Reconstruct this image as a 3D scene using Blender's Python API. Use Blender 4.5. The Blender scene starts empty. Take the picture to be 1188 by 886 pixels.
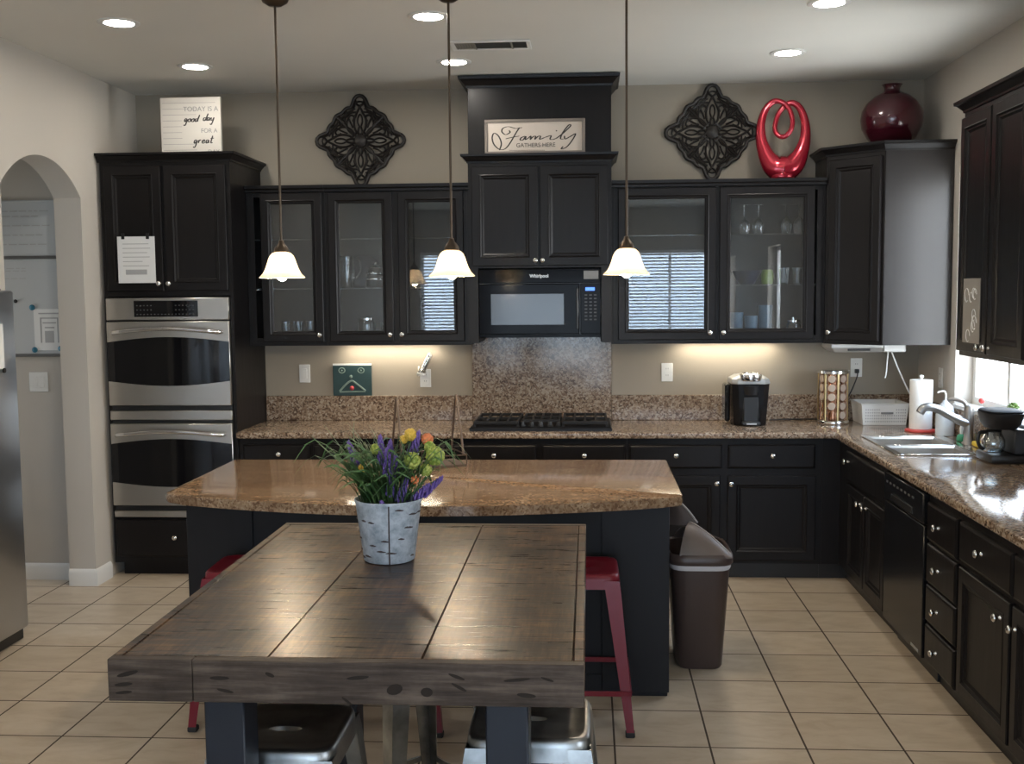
import bpy, bmesh, math, random
from mathutils import Vector, Matrix
random.seed(7)
C = bpy.context.scene.collection
PI = math.pi

# ------------------------------------------------------------------ helpers
class MB:
    def __init__(s): s.bm = bmesh.new()
    def box(s, x0, x1, y0, y1, z0, z1, bev=0.0, seg=1):
        v = [s.bm.verts.new((x, y, z)) for x in (x0, x1) for y in (y0, y1) for z in (z0, z1)]
        f = [s.bm.faces.new([v[i] for i in q]) for q in
             ((0,1,3,2),(4,6,7,5),(0,4,5,1),(2,3,7,6),(0,2,6,4),(1,5,7,3))]
        if bev > 0:
            es = list({e for q in f for e in q.edges})
            bmesh.ops.bevel(s.bm, geom=es, offset=bev, segments=seg, affect='EDGES', profile=0.5)
        return s
    def fbox(s, F, u0, u1, v0, v1, w0, w1, bev=0.0):
        P = [F(u, v, w) for u in (u0, u1) for v in (v0, v1) for w in (w0, w1)]
        v = [s.bm.verts.new(p) for p in P]
        f = [s.bm.faces.new([v[i] for i in q]) for q in
             ((0,1,3,2),(4,6,7,5),(0,4,5,1),(2,3,7,6),(0,2,6,4),(1,5,7,3))]
        if bev > 0:
            es = list({e for q in f for e in q.edges})
            bmesh.ops.bevel(s.bm, geom=es, offset=bev, segments=1, affect='EDGES', profile=0.5)
        return s
    def skin(s, loops, cap0=True, cap1=True, closed=True, ring=False):
        L = [[s.bm.verts.new(p) for p in l] for l in loops]
        n = len(L[0])
        pairs = list(zip(L, L[1:])) + ([(L[-1], L[0])] if ring else [])
        for a, b in pairs:
            for i in range(n if closed else n - 1):
                j = (i + 1) % n
                try: s.bm.faces.new((a[i], a[j], b[j], b[i]))
                except ValueError: pass
        if not ring:
            if cap0: s.bm.faces.new(L[0][::-1])
            if cap1: s.bm.faces.new(L[-1])
        return s
    def lathe(s, prof, c=(0,0,0), seg=24, M=None, cap0=True, cap1=True, sq=1.0):
        loops = []
        for r, z in prof:
            l = []
            for i in range(seg):
                a = 2 * PI * i / seg
                p = Vector((r * math.cos(a), sq * r * math.sin(a), z))
                if M is not None: p = M @ p
                l.append(p + Vector(c))
            loops.append(l)
        return s.skin(loops, cap0, cap1)
    def tube(s, pts, r, seg=8, closed=False, flat=1.0, up=None):
        pts = [Vector(p) for p in pts]; n = len(pts)
        R = r if isinstance(r, (list, tuple)) else [r] * n
        loops = []; prev = None
        for i, p in enumerate(pts):
            a = pts[i - 1] if (i > 0 or closed) else p
            b = pts[(i + 1) % n] if (i < n - 1 or closed) else p
            t = (b - a)
            t = t.normalized() if t.length > 1e-9 else Vector((0, 0, 1))
            if up is not None: q = Vector(up)
            elif prev is None: q = Vector((0, 0, 1)) if abs(t.z) < .9 else Vector((1, 0, 0))
            else: q = prev
            x = q - t * q.dot(t)
            if x.length < 1e-6: x = Vector((1, 0, 0)) - t * t.x
            if x.length < 1e-6: x = Vector((0, 1, 0))
            x.normalize(); prev = x; y = t.cross(x)
            loops.append([p + (x * math.cos(2*PI*k/seg) * flat + y * math.sin(2*PI*k/seg)) * R[i] for k in range(seg)])
        return s.skin(loops, ring=closed)
    def prism(s, poly, axis, a, b, bev=0.0):
        def mk(p, t):
            return {'x': (t, p[0], p[1]), 'y': (p[0], t, p[1]), 'z': (p[0], p[1], t)}[axis]
        A = [s.bm.verts.new(mk(p, a)) for p in poly]; B = [s.bm.verts.new(mk(p, b)) for p in poly]
        n = len(poly); fs = [s.bm.faces.new(A[::-1]), s.bm.faces.new(B)]
        for i in range(n): fs.append(s.bm.faces.new((A[i], A[(i+1) % n], B[(i+1) % n], B[i])))
        if bev > 0:
            es = list({e for f in fs[:2] for e in f.edges})
            bmesh.ops.bevel(s.bm, geom=es, offset=bev, segments=2, affect='EDGES', profile=0.5)
        return s
    def ball(s, c, r, seg=16, rz=None, M=None):
        n = seg // 2; rz = rz or r
        return s.lathe([(max(1e-4, r*math.sin(PI*i/n)), -rz*math.cos(PI*i/n)) for i in range(n + 1)], c, seg, M)
    def sweep(s, path, prof, side=1):
        """profile (out, z) swept along a flat path (x, y) with mitred corners"""
        P = [Vector(p) for p in path]; loops = []
        for i, p in enumerate(P):
            d0 = (P[i] - P[i-1]).normalized() if i > 0 else None
            d1 = (P[i+1] - P[i]).normalized() if i < len(P) - 1 else None
            n0 = Vector((d0.y, -d0.x)) * side if d0 else None
            n1 = Vector((d1.y, -d1.x)) * side if d1 else None
            if n0 is None: n = n1
            elif n1 is None: n = n0
            else:
                m = (n0 + n1).normalized(); n = m / max(.3, m.dot(n0))
            loops.append([(p.x + n.x * o, p.y + n.y * o, z) for o, z in prof])
        return s.skin(loops)
    def xf(s, M):
        s.bm.transform(M); return s
    def build(s, name, mat, parent=None, smooth=40, label=None):
        bmesh.ops.remove_doubles(s.bm, verts=s.bm.verts, dist=1e-6)
        bmesh.ops.recalc_face_normals(s.bm, faces=s.bm.faces)
        off = Vector((0, 0, 0)); q = parent
        while q is not None: off += q.location; q = q.parent
        s.bm.transform(Matrix.Translation(-off))
        me = bpy.data.meshes.new(name); s.bm.to_mesh(me); s.bm.free()
        if smooth:
            me.polygons.foreach_set('use_smooth', [True] * len(me.polygons))
            me.set_sharp_from_angle(angle=math.radians(smooth))
        me.materials.append(mat)
        o = bpy.data.objects.new(name, me); C.objects.link(o)
        if parent is not None: o.parent = parent
        if label: o['label'] = label
        return o

def tag(o, label, cat, group=None):
    o['label'] = label; o['category'] = cat
    if group: o['group'] = group
    return o
def thing(name, label, cat, loc=(0,0,0), group=None):
    o = bpy.data.objects.new(name, None); C.objects.link(o); o.location = loc
    o.empty_display_size = .05
    return tag(o, label, cat, group)
def struct(mb, name, mat, smooth=30):
    o = mb.build(name, mat, None, smooth); o['kind'] = 'structure'; return o
def copy_tree(o, parent=None):
    c = o.copy(); C.objects.link(c)
    if parent is not None: c.parent = parent
    for ch in list(o.children): copy_tree(ch, c)
    return c
def frame(O, U, W):
    O = Vector(O); U = Vector(U).normalized(); W = Vector(W).normalized(); V = Vector((0, 0, 1))
    return lambda u, v, w: O + U * u + V * v + W * w
def spline(P, n=8, closed=False):
    P = [Vector(p) for p in P]; N = len(P); out = []
    rng = range(N) if closed else range(N - 1)
    for i in rng:
        if closed: a, b, c, d = P[i-1], P[i], P[(i+1) % N], P[(i+2) % N]
        else: a, b, c, d = P[max(0, i-1)], P[i], P[i+1], P[min(N-1, i+2)]
        for k in range(n):
            t = k / n
            out.append(.5*((2*b) + (c-a)*t + (2*a-5*b+4*c-d)*t*t + (3*b-a-3*c+d)*t**3))
    if not closed: out.append(P[-1])
    return out
def lettering(txt, size, M, mat, parent, name='lettering', depth=.0008, align='CENTER', shear=0, bold=0):
    cu = bpy.data.curves.new('t', 'FONT'); cu.body = txt; cu.size = size; cu.extrude = depth
    cu.align_x = align; cu.align_y = 'CENTER'; cu.shear = shear; cu.offset = bold
    ob = bpy.data.objects.new('t', cu); C.objects.link(ob)
    dg = bpy.context.evaluated_depsgraph_get()
    me = bpy.data.meshes.new_from_object(ob.evaluated_get(dg))
    bpy.data.objects.remove(ob)
    me.transform(M)
    off = Vector((0, 0, 0)); q = parent
    while q is not None: off += q.location; q = q.parent
    me.transform(Matrix.Translation(-off)); me.name = name
    me.materials.clear(); me.materials.append(mat)
    o = bpy.data.objects.new(name, me); C.objects.link(o); o.parent = parent
    return o
FRONT = Matrix(((1,0,0,0),(0,0,-1,0),(0,1,0,0),(0,0,0,1)))   # text facing -y

# ------------------------------------------------------------------ materials
def mat(name, col=(.5,.5,.5), rough=.5, metal=0, spec=.5, emit=None, estr=0, coat=0, trans=0):
    m = bpy.data.materials.new(name); m.use_nodes = True
    b = m.node_tree.nodes['Principled BSDF']
    b.inputs['Base Color'].default_value = (*col, 1); b.inputs['Roughness'].default_value = rough
    b.inputs['Metallic'].default_value = metal; b.inputs['Specular IOR Level'].default_value = spec
    b.inputs['Coat Weight'].default_value = coat
    if trans: b.inputs['Transmission Weight'].default_value = trans
    if emit: b.inputs['Emission Color'].default_value = (*emit, 1); b.inputs['Emission Strength'].default_value = estr
    return m
class NT:
    def __init__(s, m): s.t = m.node_tree; s.b = s.t.nodes['Principled BSDF']
    def n(s, typ, **k):
        x = s.t.nodes.new(typ)
        for a, v in k.items():
            if hasattr(x, a): setattr(x, a, v)
            else: x.inputs[a].default_value = v
        return x
    def l(s, a, b): s.t.links.new(a, b)
    def coords(s, scale=(1,1,1), kind='Object'):
        tc = s.n('ShaderNodeTexCoord'); mp = s.n('ShaderNodeMapping'); mp.inputs['Scale'].default_value = scale
        s.l(tc.outputs[kind], mp.inputs['Vector']); return mp.outputs['Vector']
    def noise(s, vec, scale, detail=4, rough=.55, dist=0):
        x = s.n('ShaderNodeTexNoise'); x.inputs['Scale'].default_value = scale; x.inputs['Detail'].default_value = detail
        x.inputs['Roughness'].default_value = rough; x.inputs['Distortion'].default_value = dist
        s.l(vec, x.inputs['Vector']); return x.outputs['Fac']
    def ramp(s, fac, stops, interp='LINEAR'):
        r = s.n('ShaderNodeValToRGB'); r.color_ramp.interpolation = interp
        e = r.color_ramp.elements
        while len(e) < len(stops): e.new(.5)
        for q, (p, c) in zip(e, stops): q.position = p; q.color = (*c, 1) if len(c) == 3 else c
        s.l(fac, r.inputs['Fac']); return r.outputs['Color']
    def mix(s, fac, a, b, mode='MIX'):
        x = s.n('ShaderNodeMix', data_type='RGBA', blend_type=mode)
        for k, v in ((0, fac), (6, a), (7, b)):
            if hasattr(v, 'is_linked') or hasattr(v, 'links'): s.l(v, x.inputs[k])
            elif isinstance(v, (int, float)): x.inputs[k].default_value = v
            else: x.inputs[k].default_value = (*v, 1)
        return x.outputs[2]
    def bump(s, h, strength=.2, dist=.01):
        x = s.n('ShaderNodeBump'); x.inputs['Strength'].default_value = strength; x.inputs['Distance'].default_value = dist
        s.l(h, x.inputs['Height']); s.l(x.outputs['Normal'], s.b.inputs['Normal'])
    def math(s, op, a, b=0.0):
        x = s.n('ShaderNodeMath', operation=op)
        for k, v in ((0, a), (1, b)):
            if isinstance(v, (int, float)): x.inputs[k].default_value = v
            else: s.l(v, x.inputs[k])
        return x.outputs[0]

def wall_mat(name, col, bump=.06):
    m = mat(name, col, .75, spec=.25); t = NT(m); v = t.coords()
    n = t.noise(v, 1.3, 3); c = t.mix(n, tuple(x*.95 for x in col), tuple(min(1, x*1.05) for x in col))
    t.l(c, t.b.inputs['Base Color']); t.bump(t.noise(v, 110, 3), bump, .004); return m
def dark_wood(name, a, b, rough=.34, axis='z'):
    m = mat(name, a, rough, spec=.22); t = NT(m)
    v = t.coords((26, 26, 2.2) if axis == 'z' else (2.2, 26, 26))
    n = t.noise(v, 2.2, 5, .6); c = t.mix(n, a, b); t.l(c, t.b.inputs['Base Color'])
    r = t.n('ShaderNodeMapRange'); r.inputs['To Min'].default_value = rough - .06; r.inputs['To Max'].default_value = rough + .10
    t.l(n, r.inputs['Value']); t.l(r.outputs[0], t.b.inputs['Roughness'])
    t.bump(n, .05, .003); return m
def granite(name, stops, warm, streak=0, rough=.08, scale=1.0):
    m = mat(name, (.4,.3,.2), rough, spec=.36); t = NT(m); v = t.coords()
    vo = t.n('ShaderNodeTexVoronoi'); vo.inputs['Scale'].default_value = 105 * scale
    wv = t.n('ShaderNodeVectorMath', operation='ADD'); nz = t.n('ShaderNodeTexNoise'); nz.inputs['Scale'].default_value = 40
    sc = t.n('ShaderNodeVectorMath', operation='SCALE'); sc.inputs['Scale'].default_value = .025
    t.l(v, nz.inputs['Vector']); t.l(nz.outputs['Color'], sc.inputs[0]); t.l(v, wv.inputs[0]); t.l(sc.outputs[0], wv.inputs[1])
    t.l(wv.outputs[0], vo.inputs['Vector'])
    sep = t.n('ShaderNodeSeparateColor'); t.l(vo.outputs['Color'], sep.inputs[0])
    big = t.noise(v, 14, 4, .6)
    f = t.math('ADD', t.math('MULTIPLY', sep.outputs[0], .62), t.math('MULTIPLY', t.math('SUBTRACT', big, .12), .5))
    c = t.ramp(f, stops)
    if streak:
        s = t.noise(t.coords((1.2, 6, 3)), 2.2, 6, .62, .8)
        c = t.mix(t.math('MULTIPLY', t.ramp(s, [(.40, (0,0,0)), (.62, (1,1,1))]), streak), c, warm)
    t.l(c, t.b.inputs['Base Color']); return m
def steel(name, col=(.50,.475,.435), rough=.3, along='x'):
    m = mat(name, col, rough, 1.0); t = NT(m)
    v = t.coords((2, 2, 220) if along == 'x' else (90, 90, .6))
    n = t.noise(v, 3, 3); r = t.n('ShaderNodeMapRange')
    r.inputs['To Min'].default_value = rough - .04; r.inputs['To Max'].default_value = rough + .05
    t.l(n, r.inputs['Value']); t.l(r.outputs[0], t.b.inputs['Roughness']); return m
def pane_mat(name, tint=(.93,.95,.95), refl=1.9, rough=0.0, power=5):
    m = bpy.data.materials.new(name); m.use_nodes = True; t = m.node_tree; t.nodes.clear()
    out = t.nodes.new('ShaderNodeOutputMaterial'); mx = t.nodes.new('ShaderNodeMixShader')
    tr = t.nodes.new('ShaderNodeBsdfTransparent'); gl = t.nodes.new('ShaderNodeBsdfGlossy')
    lw = t.nodes.new('ShaderNodeLayerWeight'); pw = t.nodes.new('ShaderNodeMath'); pw.operation = 'POWER'; pw.inputs[1].default_value = power
    fr = t.nodes.new('ShaderNodeMath'); fr.operation = 'MULTIPLY_ADD'; fr.inputs[1].default_value = .9; fr.inputs[2].default_value = .04
    lw.inputs['Blend'].default_value = .5; t.links.new(lw.outputs['Facing'], pw.inputs[0]); t.links.new(pw.outputs[0], fr.inputs[0])
    mu = t.nodes.new('ShaderNodeMath'); mu.operation = 'MULTIPLY'; mu.use_clamp = True; mu.inputs[1].default_value = refl
    tr.inputs['Color'].default_value = (*tint, 1); gl.inputs['Roughness'].default_value = rough
    gl.inputs['Color'].default_value = (1, 1, 1, 1)
    t.links.new(fr.outputs[0], mu.inputs[0]); t.links.new(mu.outputs[0], mx.inputs[0])
    t.links.new(tr.outputs[0], mx.inputs[1]); t.links.new(gl.outputs[0], mx.inputs[2]); t.links.new(mx.outputs[0], out.inputs[0])
    return m

M = {}
M['wall'] = wall_mat('shaded_greige_paint', (.325, .285, .232))  # wall paint darkened to hold the dimmer light on the back wall
M['wall_lit'] = wall_mat('lit_greige_paint', (.50, .465, .415))  # paler copy of the wall paint, for the walls in brighter light
M['ceiling'] = wall_mat('ceiling_paint', (.66, .645, .60), .05)
M['trim'] = mat('white_trim_paint', (.72, .71, .68), .4)
M['cab'] = dark_wood('espresso_cabinet_wood', (.0046, .0038, .0039), (.0100, .0083, .0084))
M['cab_in'] = mat('cabinet_interior', (.030, .032, .038), .5)
M['island'] = dark_wood('charcoal_island_paint', (.0085, .0085, .0100), (.0125, .0125, .0148), .42)
M['granite'] = granite('brown_speckled_granite', rough=.12, stops=[(.0, (.028,.018,.013)), (.22, (.075,.046,.031)), (.42, (.18,.120,.080)), (.62, (.275,.205,.145)), (.82, (.36,.30,.235)), (1, (.22,.20,.185))], warm=(.3,.18,.1))
M['granite_isl'] = granite('golden_granite', [(.0, (.055,.030,.018)), (.25, (.145,.083,.047)), (.45, (.27,.175,.103)), (.68, (.35,.245,.155)), (1, (.42,.33,.235))], (.115,.060,.030), .62, .10, 1.15)
M['steel'] = steel('brushed_stainless')
M['steel_v'] = steel('brushed_stainless_fridge', (.50,.51,.53), .34, 'z')
M['faucet'] = mat('brushed_grey_nickel', (.36,.35,.34), .34, 1)
M['chrome'] = mat('chrome', (.75,.75,.75), .12, 1)
M['nickel'] = mat('satin_nickel', (.70,.69,.66), .24, 1)
M['black_gloss'] = mat('black_glass', (.006,.006,.007), .06, spec=.35)
M['black_micro'] = mat('black_appliance_gloss', (.004,.004,.005), .10, spec=.045)
M['matt_black'] = mat('matt_black_plastic', (.010,.010,.011), .6, spec=.12)
M['black'] = mat('black_plastic', (.012,.012,.013), .32)
M['black_enamel'] = mat('black_enamel', (.007,.007,.008), .22, spec=.3)
M['cast_iron'] = mat('cast_iron', (.010,.010,.011), .5, spec=.3)
M['pan'] = mat('matt_black_enamel', (.007,.007,.008), .38, spec=.3)
M['white'] = mat('white_plastic', (.72,.72,.70), .38)
M['paper'] = mat('white_paper', (.74,.74,.73), .8)
M['ink'] = mat('dark_ink', (.03,.027,.025), .7)
M['key_ink'] = mat('dim_key_print', (.07,.07,.07), .6)
M['print_ink'] = mat('pale_print', (.40,.40,.40), .8)
M['grey_ink'] = mat('grey_ink', (.22,.22,.22), .7)
M['pane'] = pane_mat('door_glass', (.90,.92,.93), 1.45)
M['win_tint'] = pane_mat('daylight_tint_pane', (.70,.77,.84), 1.0)  # tint put into the rear panes to dim and cool the daylight
M['win_pane'] = pane_mat('window_glass', (.97,.98,.98), 1.0)
M['clear'] = pane_mat('clear_glass', (.80,.84,.86), 2.2, .04, 1.6)
M['bronze'] = mat('oiled_bronze', (.10,.075,.055), .35, .9)
M['lens'] = mat('lit_lens', (.9,.9,.88), .5, emit=(1, .94, .85), estr=52)
M['bulb'] = mat('lit_bulb', (.9,.9,.88), .4, emit=(1, .80, .55), estr=220)
M['undercab'] = mat('lit_strip_lens', (.9,.9,.88), .5, emit=(1, .90, .72), estr=14)
M['red_metal'] = mat('red_painted_metal', (.155,.008,.017), .34, spec=.35)
M['galv'] = mat('galvanised_steel', (.3,.3,.3), .36, 1)
t = NT(M['galv']); v = t.coords(); n = t.noise(v, 9, 4)
t.l(t.ramp(n, [(.3, (.14,.145,.145)), (.7, (.36,.37,.365))]), t.b.inputs['Base Color'])
M['rubber'] = mat('black_rubber', (.02,.018,.017), .7)
M['navy_post'] = mat('navy_black_paint', (.006,.009,.016), .42, spec=.35)
M['red_glaze'] = mat('metallic_red_glaze', (.36,.012,.030), .20, .55, coat=.6)
M['maroon'] = mat('maroon_glaze', (.050,.006,.012), .20, .1, coat=.5)
M['carved'] = mat('dark_carved_wood', (.016,.012,.010), .45)
M['sign_board'] = mat('cream_sign_board', (.52,.46,.40), .7)
M['sign_frame'] = mat('weathered_grey_frame', (.17,.145,.125), .7)
M['teal_board'] = mat('teal_slate_board', (.013,.045,.05), .6)
M['chalk'] = mat('chalk_green_grey', (.16,.23,.20), .8)
M['chalk_red'] = mat('chalk_red', (.40,.05,.06), .8)
M['bin'] = mat('brown_plastic', (.062,.042,.037), .38)
M['bin_lid'] = mat('taupe_plastic', (.115,.090,.080), .42)
M['bin_edge'] = mat('pale_taupe_plastic', (.23,.20,.185), .45)  # paler plastic for the edge beads of the lid
M['bag'] = mat('white_bin_liner', (.60,.58,.60), .5)
M['whiteboard'] = mat('whiteboard_surface', (.52,.54,.55), .22)
M['aluminium'] = mat('aluminium_rail', (.22,.22,.22), .4, .8)
M['blue_magnet'] = mat('teal_blue_magnet', (.03,.17,.26), .4)
M['leaf'] = mat('grass_green_leaf', (.045,.13,.035), .5)
t = NT(M['leaf']); t.l(t.ramp(t.noise(t.coords(), 22, 3), [(.3, (.02,.075,.022)), (.7, (.12,.21,.07))]), t.b.inputs['Base Color'])
M['lavender'] = mat('lavender_purple', (.15,.09,.33), .7)
M['lime'] = mat('lime_bloom', (.34,.42,.05), .6)
t = NT(M['lime']); t.l(t.ramp(t.noise(t.coords(), 60, 4), [(.35, (.16,.26,.03)), (.65, (.48,.50,.12))]), t.b.inputs['Base Color'])
M['yellow'] = mat('yellow_bloom', (.66,.43,.06), .6)
M['orange'] = mat('coral_bloom', (.68,.20,.07), .6)
M['pot'] = mat('whitewashed_metal', (.45,.50,.55), .5)
t = NT(M['pot']); v = t.coords(); t.l(t.ramp(t.noise(v, 30, 6, .7), [(.32, (.24,.29,.34)), (.62, (.55,.60,.65))]), t.b.inputs['Base Color']); t.bump(t.noise(v, 70, 3), .4, .003)
M['bark'] = mat('bark_brown', (.06,.045,.045), .7)
M['cord_brown'] = mat('brown_cord', (.075,.05,.036), .6)
M['copper'] = mat('copper_metal', (.52,.27,.17), .25, .9)
M['gold'] = mat('pale_gold_metal', (.66,.50,.26), .28, .9)
M['pod'] = mat('foil_pod', (.50,.40,.32), .3, .4)
M['silver_plastic'] = mat('silver_plastic', (.42,.42,.41), .3, .5)
M['red_plastic'] = mat('coral_red_plastic', (.60,.07,.06), .4)
M['towel'] = wall_mat('paper_towel', (.78,.77,.74), .3)
M['blue_cup'] = mat('slate_blue_ceramic', (.06,.12,.19), .3)
M['dark_bowl'] = mat('dark_blue_ceramic', (.010,.013,.03), .3)
M['green_jar'] = mat('green_ceramic', (.13,.20,.05), .4)
M['lcd'] = mat('blue_display', (.02,.05,.2), .3, emit=(.05,.15,.8), estr=1.2)
M['soap'] = mat('clear_bluish_plastic', (.74,.78,.80), .2, trans=.3)
M['yellow_sponge'] = mat('yellow_sponge', (.65,.48,.06), .9)
M['green'] = mat('green_plastic', (.03,.25,.12), .4)
M['blind'] = mat('white_blind_slat', (.75,.76,.76), .5)
M['ground'] = mat('outdoor_ground', (.20,.19,.16), .9)
M['shade'] = bpy.data.materials.new('frosted_glass_shade')
M['shade'].use_nodes = True
t = M['shade'].node_tree; pb = t.nodes['Principled BSDF']
pb.inputs['Base Color'].default_value = (.9,.84,.74,1); pb.inputs['Roughness'].default_value = .35
tl = t.nodes.new('ShaderNodeBsdfTranslucent'); tl.inputs['Color'].default_value = (.95,.88,.78,1)
mx = t.nodes.new('ShaderNodeMixShader'); mx.inputs[0].default_value = .62
t.links.new(pb.outputs[0], mx.inputs[1]); t.links.new(tl.outputs[0], mx.inputs[2]); t.links.new(mx.outputs[0], t.nodes['Material Output'].inputs[0])

# floor tiles: square beige tiles laid straight, dark grout
M['tile'] = mat('beige_floor_tile', (.4,.33,.25), .33, spec=.4); t = NT(M['tile'])
TS = .359; v = t.coords()
sx = t.n('ShaderNodeSeparateXYZ'); t.l(v, sx.inputs[0])
def cell(o, off):
    q = t.math('DIVIDE', t.math('SUBTRACT', o, off), TS)
    d = t.math('ABSOLUTE', t.math('SUBTRACT', t.math('FRACT', q), .5))
    return t.math('FLOOR', q), t.math('GREATER_THAN', d, .5 - .0038 / TS), d
fx, gx, dx = cell(sx.outputs[0], .451); fy, gy, dy = cell(sx.outputs[1], -1.5817)
grout = t.math('MAXIMUM', gx, gy)
cb = t.n('ShaderNodeCombineXYZ'); t.l(fx, cb.inputs[0]); t.l(fy, cb.inputs[1])
wn = t.n('ShaderNodeTexWhiteNoise', noise_dimensions='3D'); t.l(cb.outputs[0], wn.inputs['Vector'])
base = t.ramp(t.noise(t.coords((1, 2.2, 1)), 5, 6, .62, .4), [(.28, (.42,.330,.232)), (.52, (.52,.428,.318)), (.75, (.58,.495,.388))])
base = t.mix(t.math('MULTIPLY', wn.outputs[0], .22), base, (.30,.24,.17))
t.l(t.mix(grout, base, (.065,.045,.032)), t.b.inputs['Base Color'])
r = t.n('ShaderNodeMapRange'); r.inputs['To Min'].default_value = .30; r.inputs['To Max'].default_value = .9
t.l(grout, r.inputs['Value']); t.l(r.outputs[0], t.b.inputs['Roughness'])
t.bump(t.math('SUBTRACT', t.noise(t.coords(), 30, 4), t.math('MULTIPLY', grout, 1.5)), .12, .004)

# rough-sawn dark table wood
def table_wood(name, ax):
    m = mat(name, (.06,.04,.025), .3, spec=.14, coat=.27 if ax == 'y' else 0); t = NT(m); t.b.inputs['Coat Roughness'].default_value = .27
    saw = t.noise(t.coords((3, 46, 8) if ax == 'y' else (2.5, 40, 40)), 1.6, 5, .65)
    grain = t.noise(t.coords((30, 2.4, 30) if ax == 'y' else (2.2, 34, 34)), 2.2, 6, .65, .5)
    blot = t.noise(t.coords((1, 1, 1)), 5.5, 5, .65)
    f = t.math('ADD', t.math('ADD', t.math('MULTIPLY', saw, .42), t.math('MULTIPLY', grain, .24)), t.math('MULTIPLY', blot, .36))
    lo = [(.425, (.005,.0026,.0015)), (.495, (.028,.0145,.0072)), (.555, (.075,.040,.020)), (.64, (.18,.100,.050))]
    if ax != 'y': lo = [(.36, (.016,.011,.0085)), (.50, (.050,.037,.029)), (.62, (.100,.077,.060)), (.74, (.15,.12,.097))]
    t.l(t.ramp(f, lo), t.b.inputs['Base Color'])
    r = t.n('ShaderNodeMapRange'); r.inputs['From Min'].default_value = .3; r.inputs['From Max'].default_value = .7
    r.inputs['To Min'].default_value = .24 if ax == 'y' else .42; r.inputs['To Max'].default_value = .42 if ax == 'y' else .58
    t.l(saw, r.inputs['Value']); t.l(r.outputs[0], t.b.inputs['Roughness'])
    t.bump(t.math('ADD', saw, t.math('MULTIPLY', grain, .5)), .22 if ax == 'y' else .3, .003); return m
M['table_top'] = table_wood('dark_sawn_table_wood', 'y')
M['table_edge'] = table_wood('weathered_table_edge', 'x')
M['hall_wall'] = M['wall_lit']

# ------------------------------------------------------------------ the room
H = 3.007; XL = -2.9266; XR = 2.079; YR = -10.6
struct(MB().box(-4.9, 2.5, YR - .2, .3, -.12, 0), 'floor', M['tile'], 0)
struct(MB().box(-4.9, 2.5, YR - .2, .3, H, H + .12), 'ceiling', M['ceiling'], 0)
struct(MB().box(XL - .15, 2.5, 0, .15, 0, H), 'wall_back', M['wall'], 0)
# right wall with the sink window
def wall_with_holes(axis, t0, t1, a0, a1, holes, z1=H):
    """boxes round rectangular openings (a0, a1, z0, z1) sorted along a"""
    mb = MB()
    def bx(a, b, z0, z):
        if b - a < 1e-4 or z - z0 < 1e-4: return
        mb.box(t0, t1, a, b, z0, z) if axis == 'x' else mb.box(a, b, t0, t1, z0, z)
    p = a0
    for h0, h1, z0, z in holes:
        bx(p, h0, 0, z1); bx(h0, h1, 0, z0); bx(h0, h1, z, z1); p = h1
    bx(p, a1, 0, z1); return mb
WZ0, WZ1, WY0, WY1 = 1.06, 2.40, -1.76, -.70
struct(wall_with_holes('x', XR, XR + .17, YR, 0, [(-10.0, -9.3, .9, 2.22), (-6.55, -5.7, .9, 2.22), (WY0, WY1, WZ0, WZ1)]), 'wall_right', M['wall_lit'], 0)
# left wall: arched passage and refrigerator niche
A0, A1, SP, AP = -1.70, -.834, 2.28, 2.468
w = (A1 - A0) / 2; hh = AP - SP; R = (hh*hh + w*w) / (2*hh); am = math.asin(w / R); yc = (A0 + A1) / 2
arc = [(yc + R*math.sin(am*(1 - 2*i/24)), AP - R + R*math.cos(am*(1 - 2*i/24))) for i in range(25)]
poly = [(0, 0), (0, H), (YR, H), (YR, 0), (-2.74, 0), (-2.74, 1.79), (-1.79, 1.79), (-1.79, 0), (A0, 0)] + arc[::-1] + [(A1, 0)]
struct(MB().prism(poly, 'x', XL - .16, XL), 'wall_left', M['wall_lit'], 0)
# passage behind the arch, niche lining
hb = MB(); hb.box(-4.75, XL - .16, -.70, -.55, 0, H)
struct(hb, 'wall_hall', M['hall_wall'], 0)
struct(wall_with_holes('x', -4.85, -4.75, -3.0, -.55, [(-1.5, -1.15, .9, 2.0)]), 'wall_hall_left', M['hall_wall'], 0)  # opening added to let light into the passage
nb = MB(); nb.box(-3.72, -3.62, -2.84, -1.73, 0, 1.9); nb.box(-3.66, XL - .16, -1.79, -1.73, 0, 1.9)
nb.box(-3.66, XL - .16, -2.80, -2.74, 0, 1.9); nb.box(-3.66, XL - .16, -2.80, -1.73, 1.80, 1.9)
struct(nb, 'wall_niche', M['wall_lit'], 0)
struct(MB().box(-4.85, XL - .16, -3.0, -2.9, 0, H), 'wall_hall_front', M['hall_wall'], 0)
# rear wall (behind the viewer) with windows and a glazed patio door
RW = [(-2.62, -2.02, .75, 2.35), (-1.55, .30, .06, 2.02), (.52, 1.98, .75, 2.35)]
struct(wall_with_holes('y', YR - .15, YR, XL - .15, XR + .17, RW), 'wall_rear', M['wall_lit'], 0)
# baseboards
def bb(name, segs):
    mb = MB()
    for path in segs:
        mb.sweep(path, [(0, 0), (.014, 0), (.014, .078), (.009, .092), (.004, .10), (0, .10)], -1)
    struct(mb, name, M['trim'])
bb('baseboard_left', [[(XL, -.64), (XL, A1), (XL - .16, A1)][::1]])
bb('baseboard_hall', [[(XL - .175, -.70), (-4.74, -.70)][::1]])
bb('baseboard_left_near', [[(XL, A0), (XL, -1.79)], [(XL, -2.75), (XL, -10.5)]])
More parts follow.
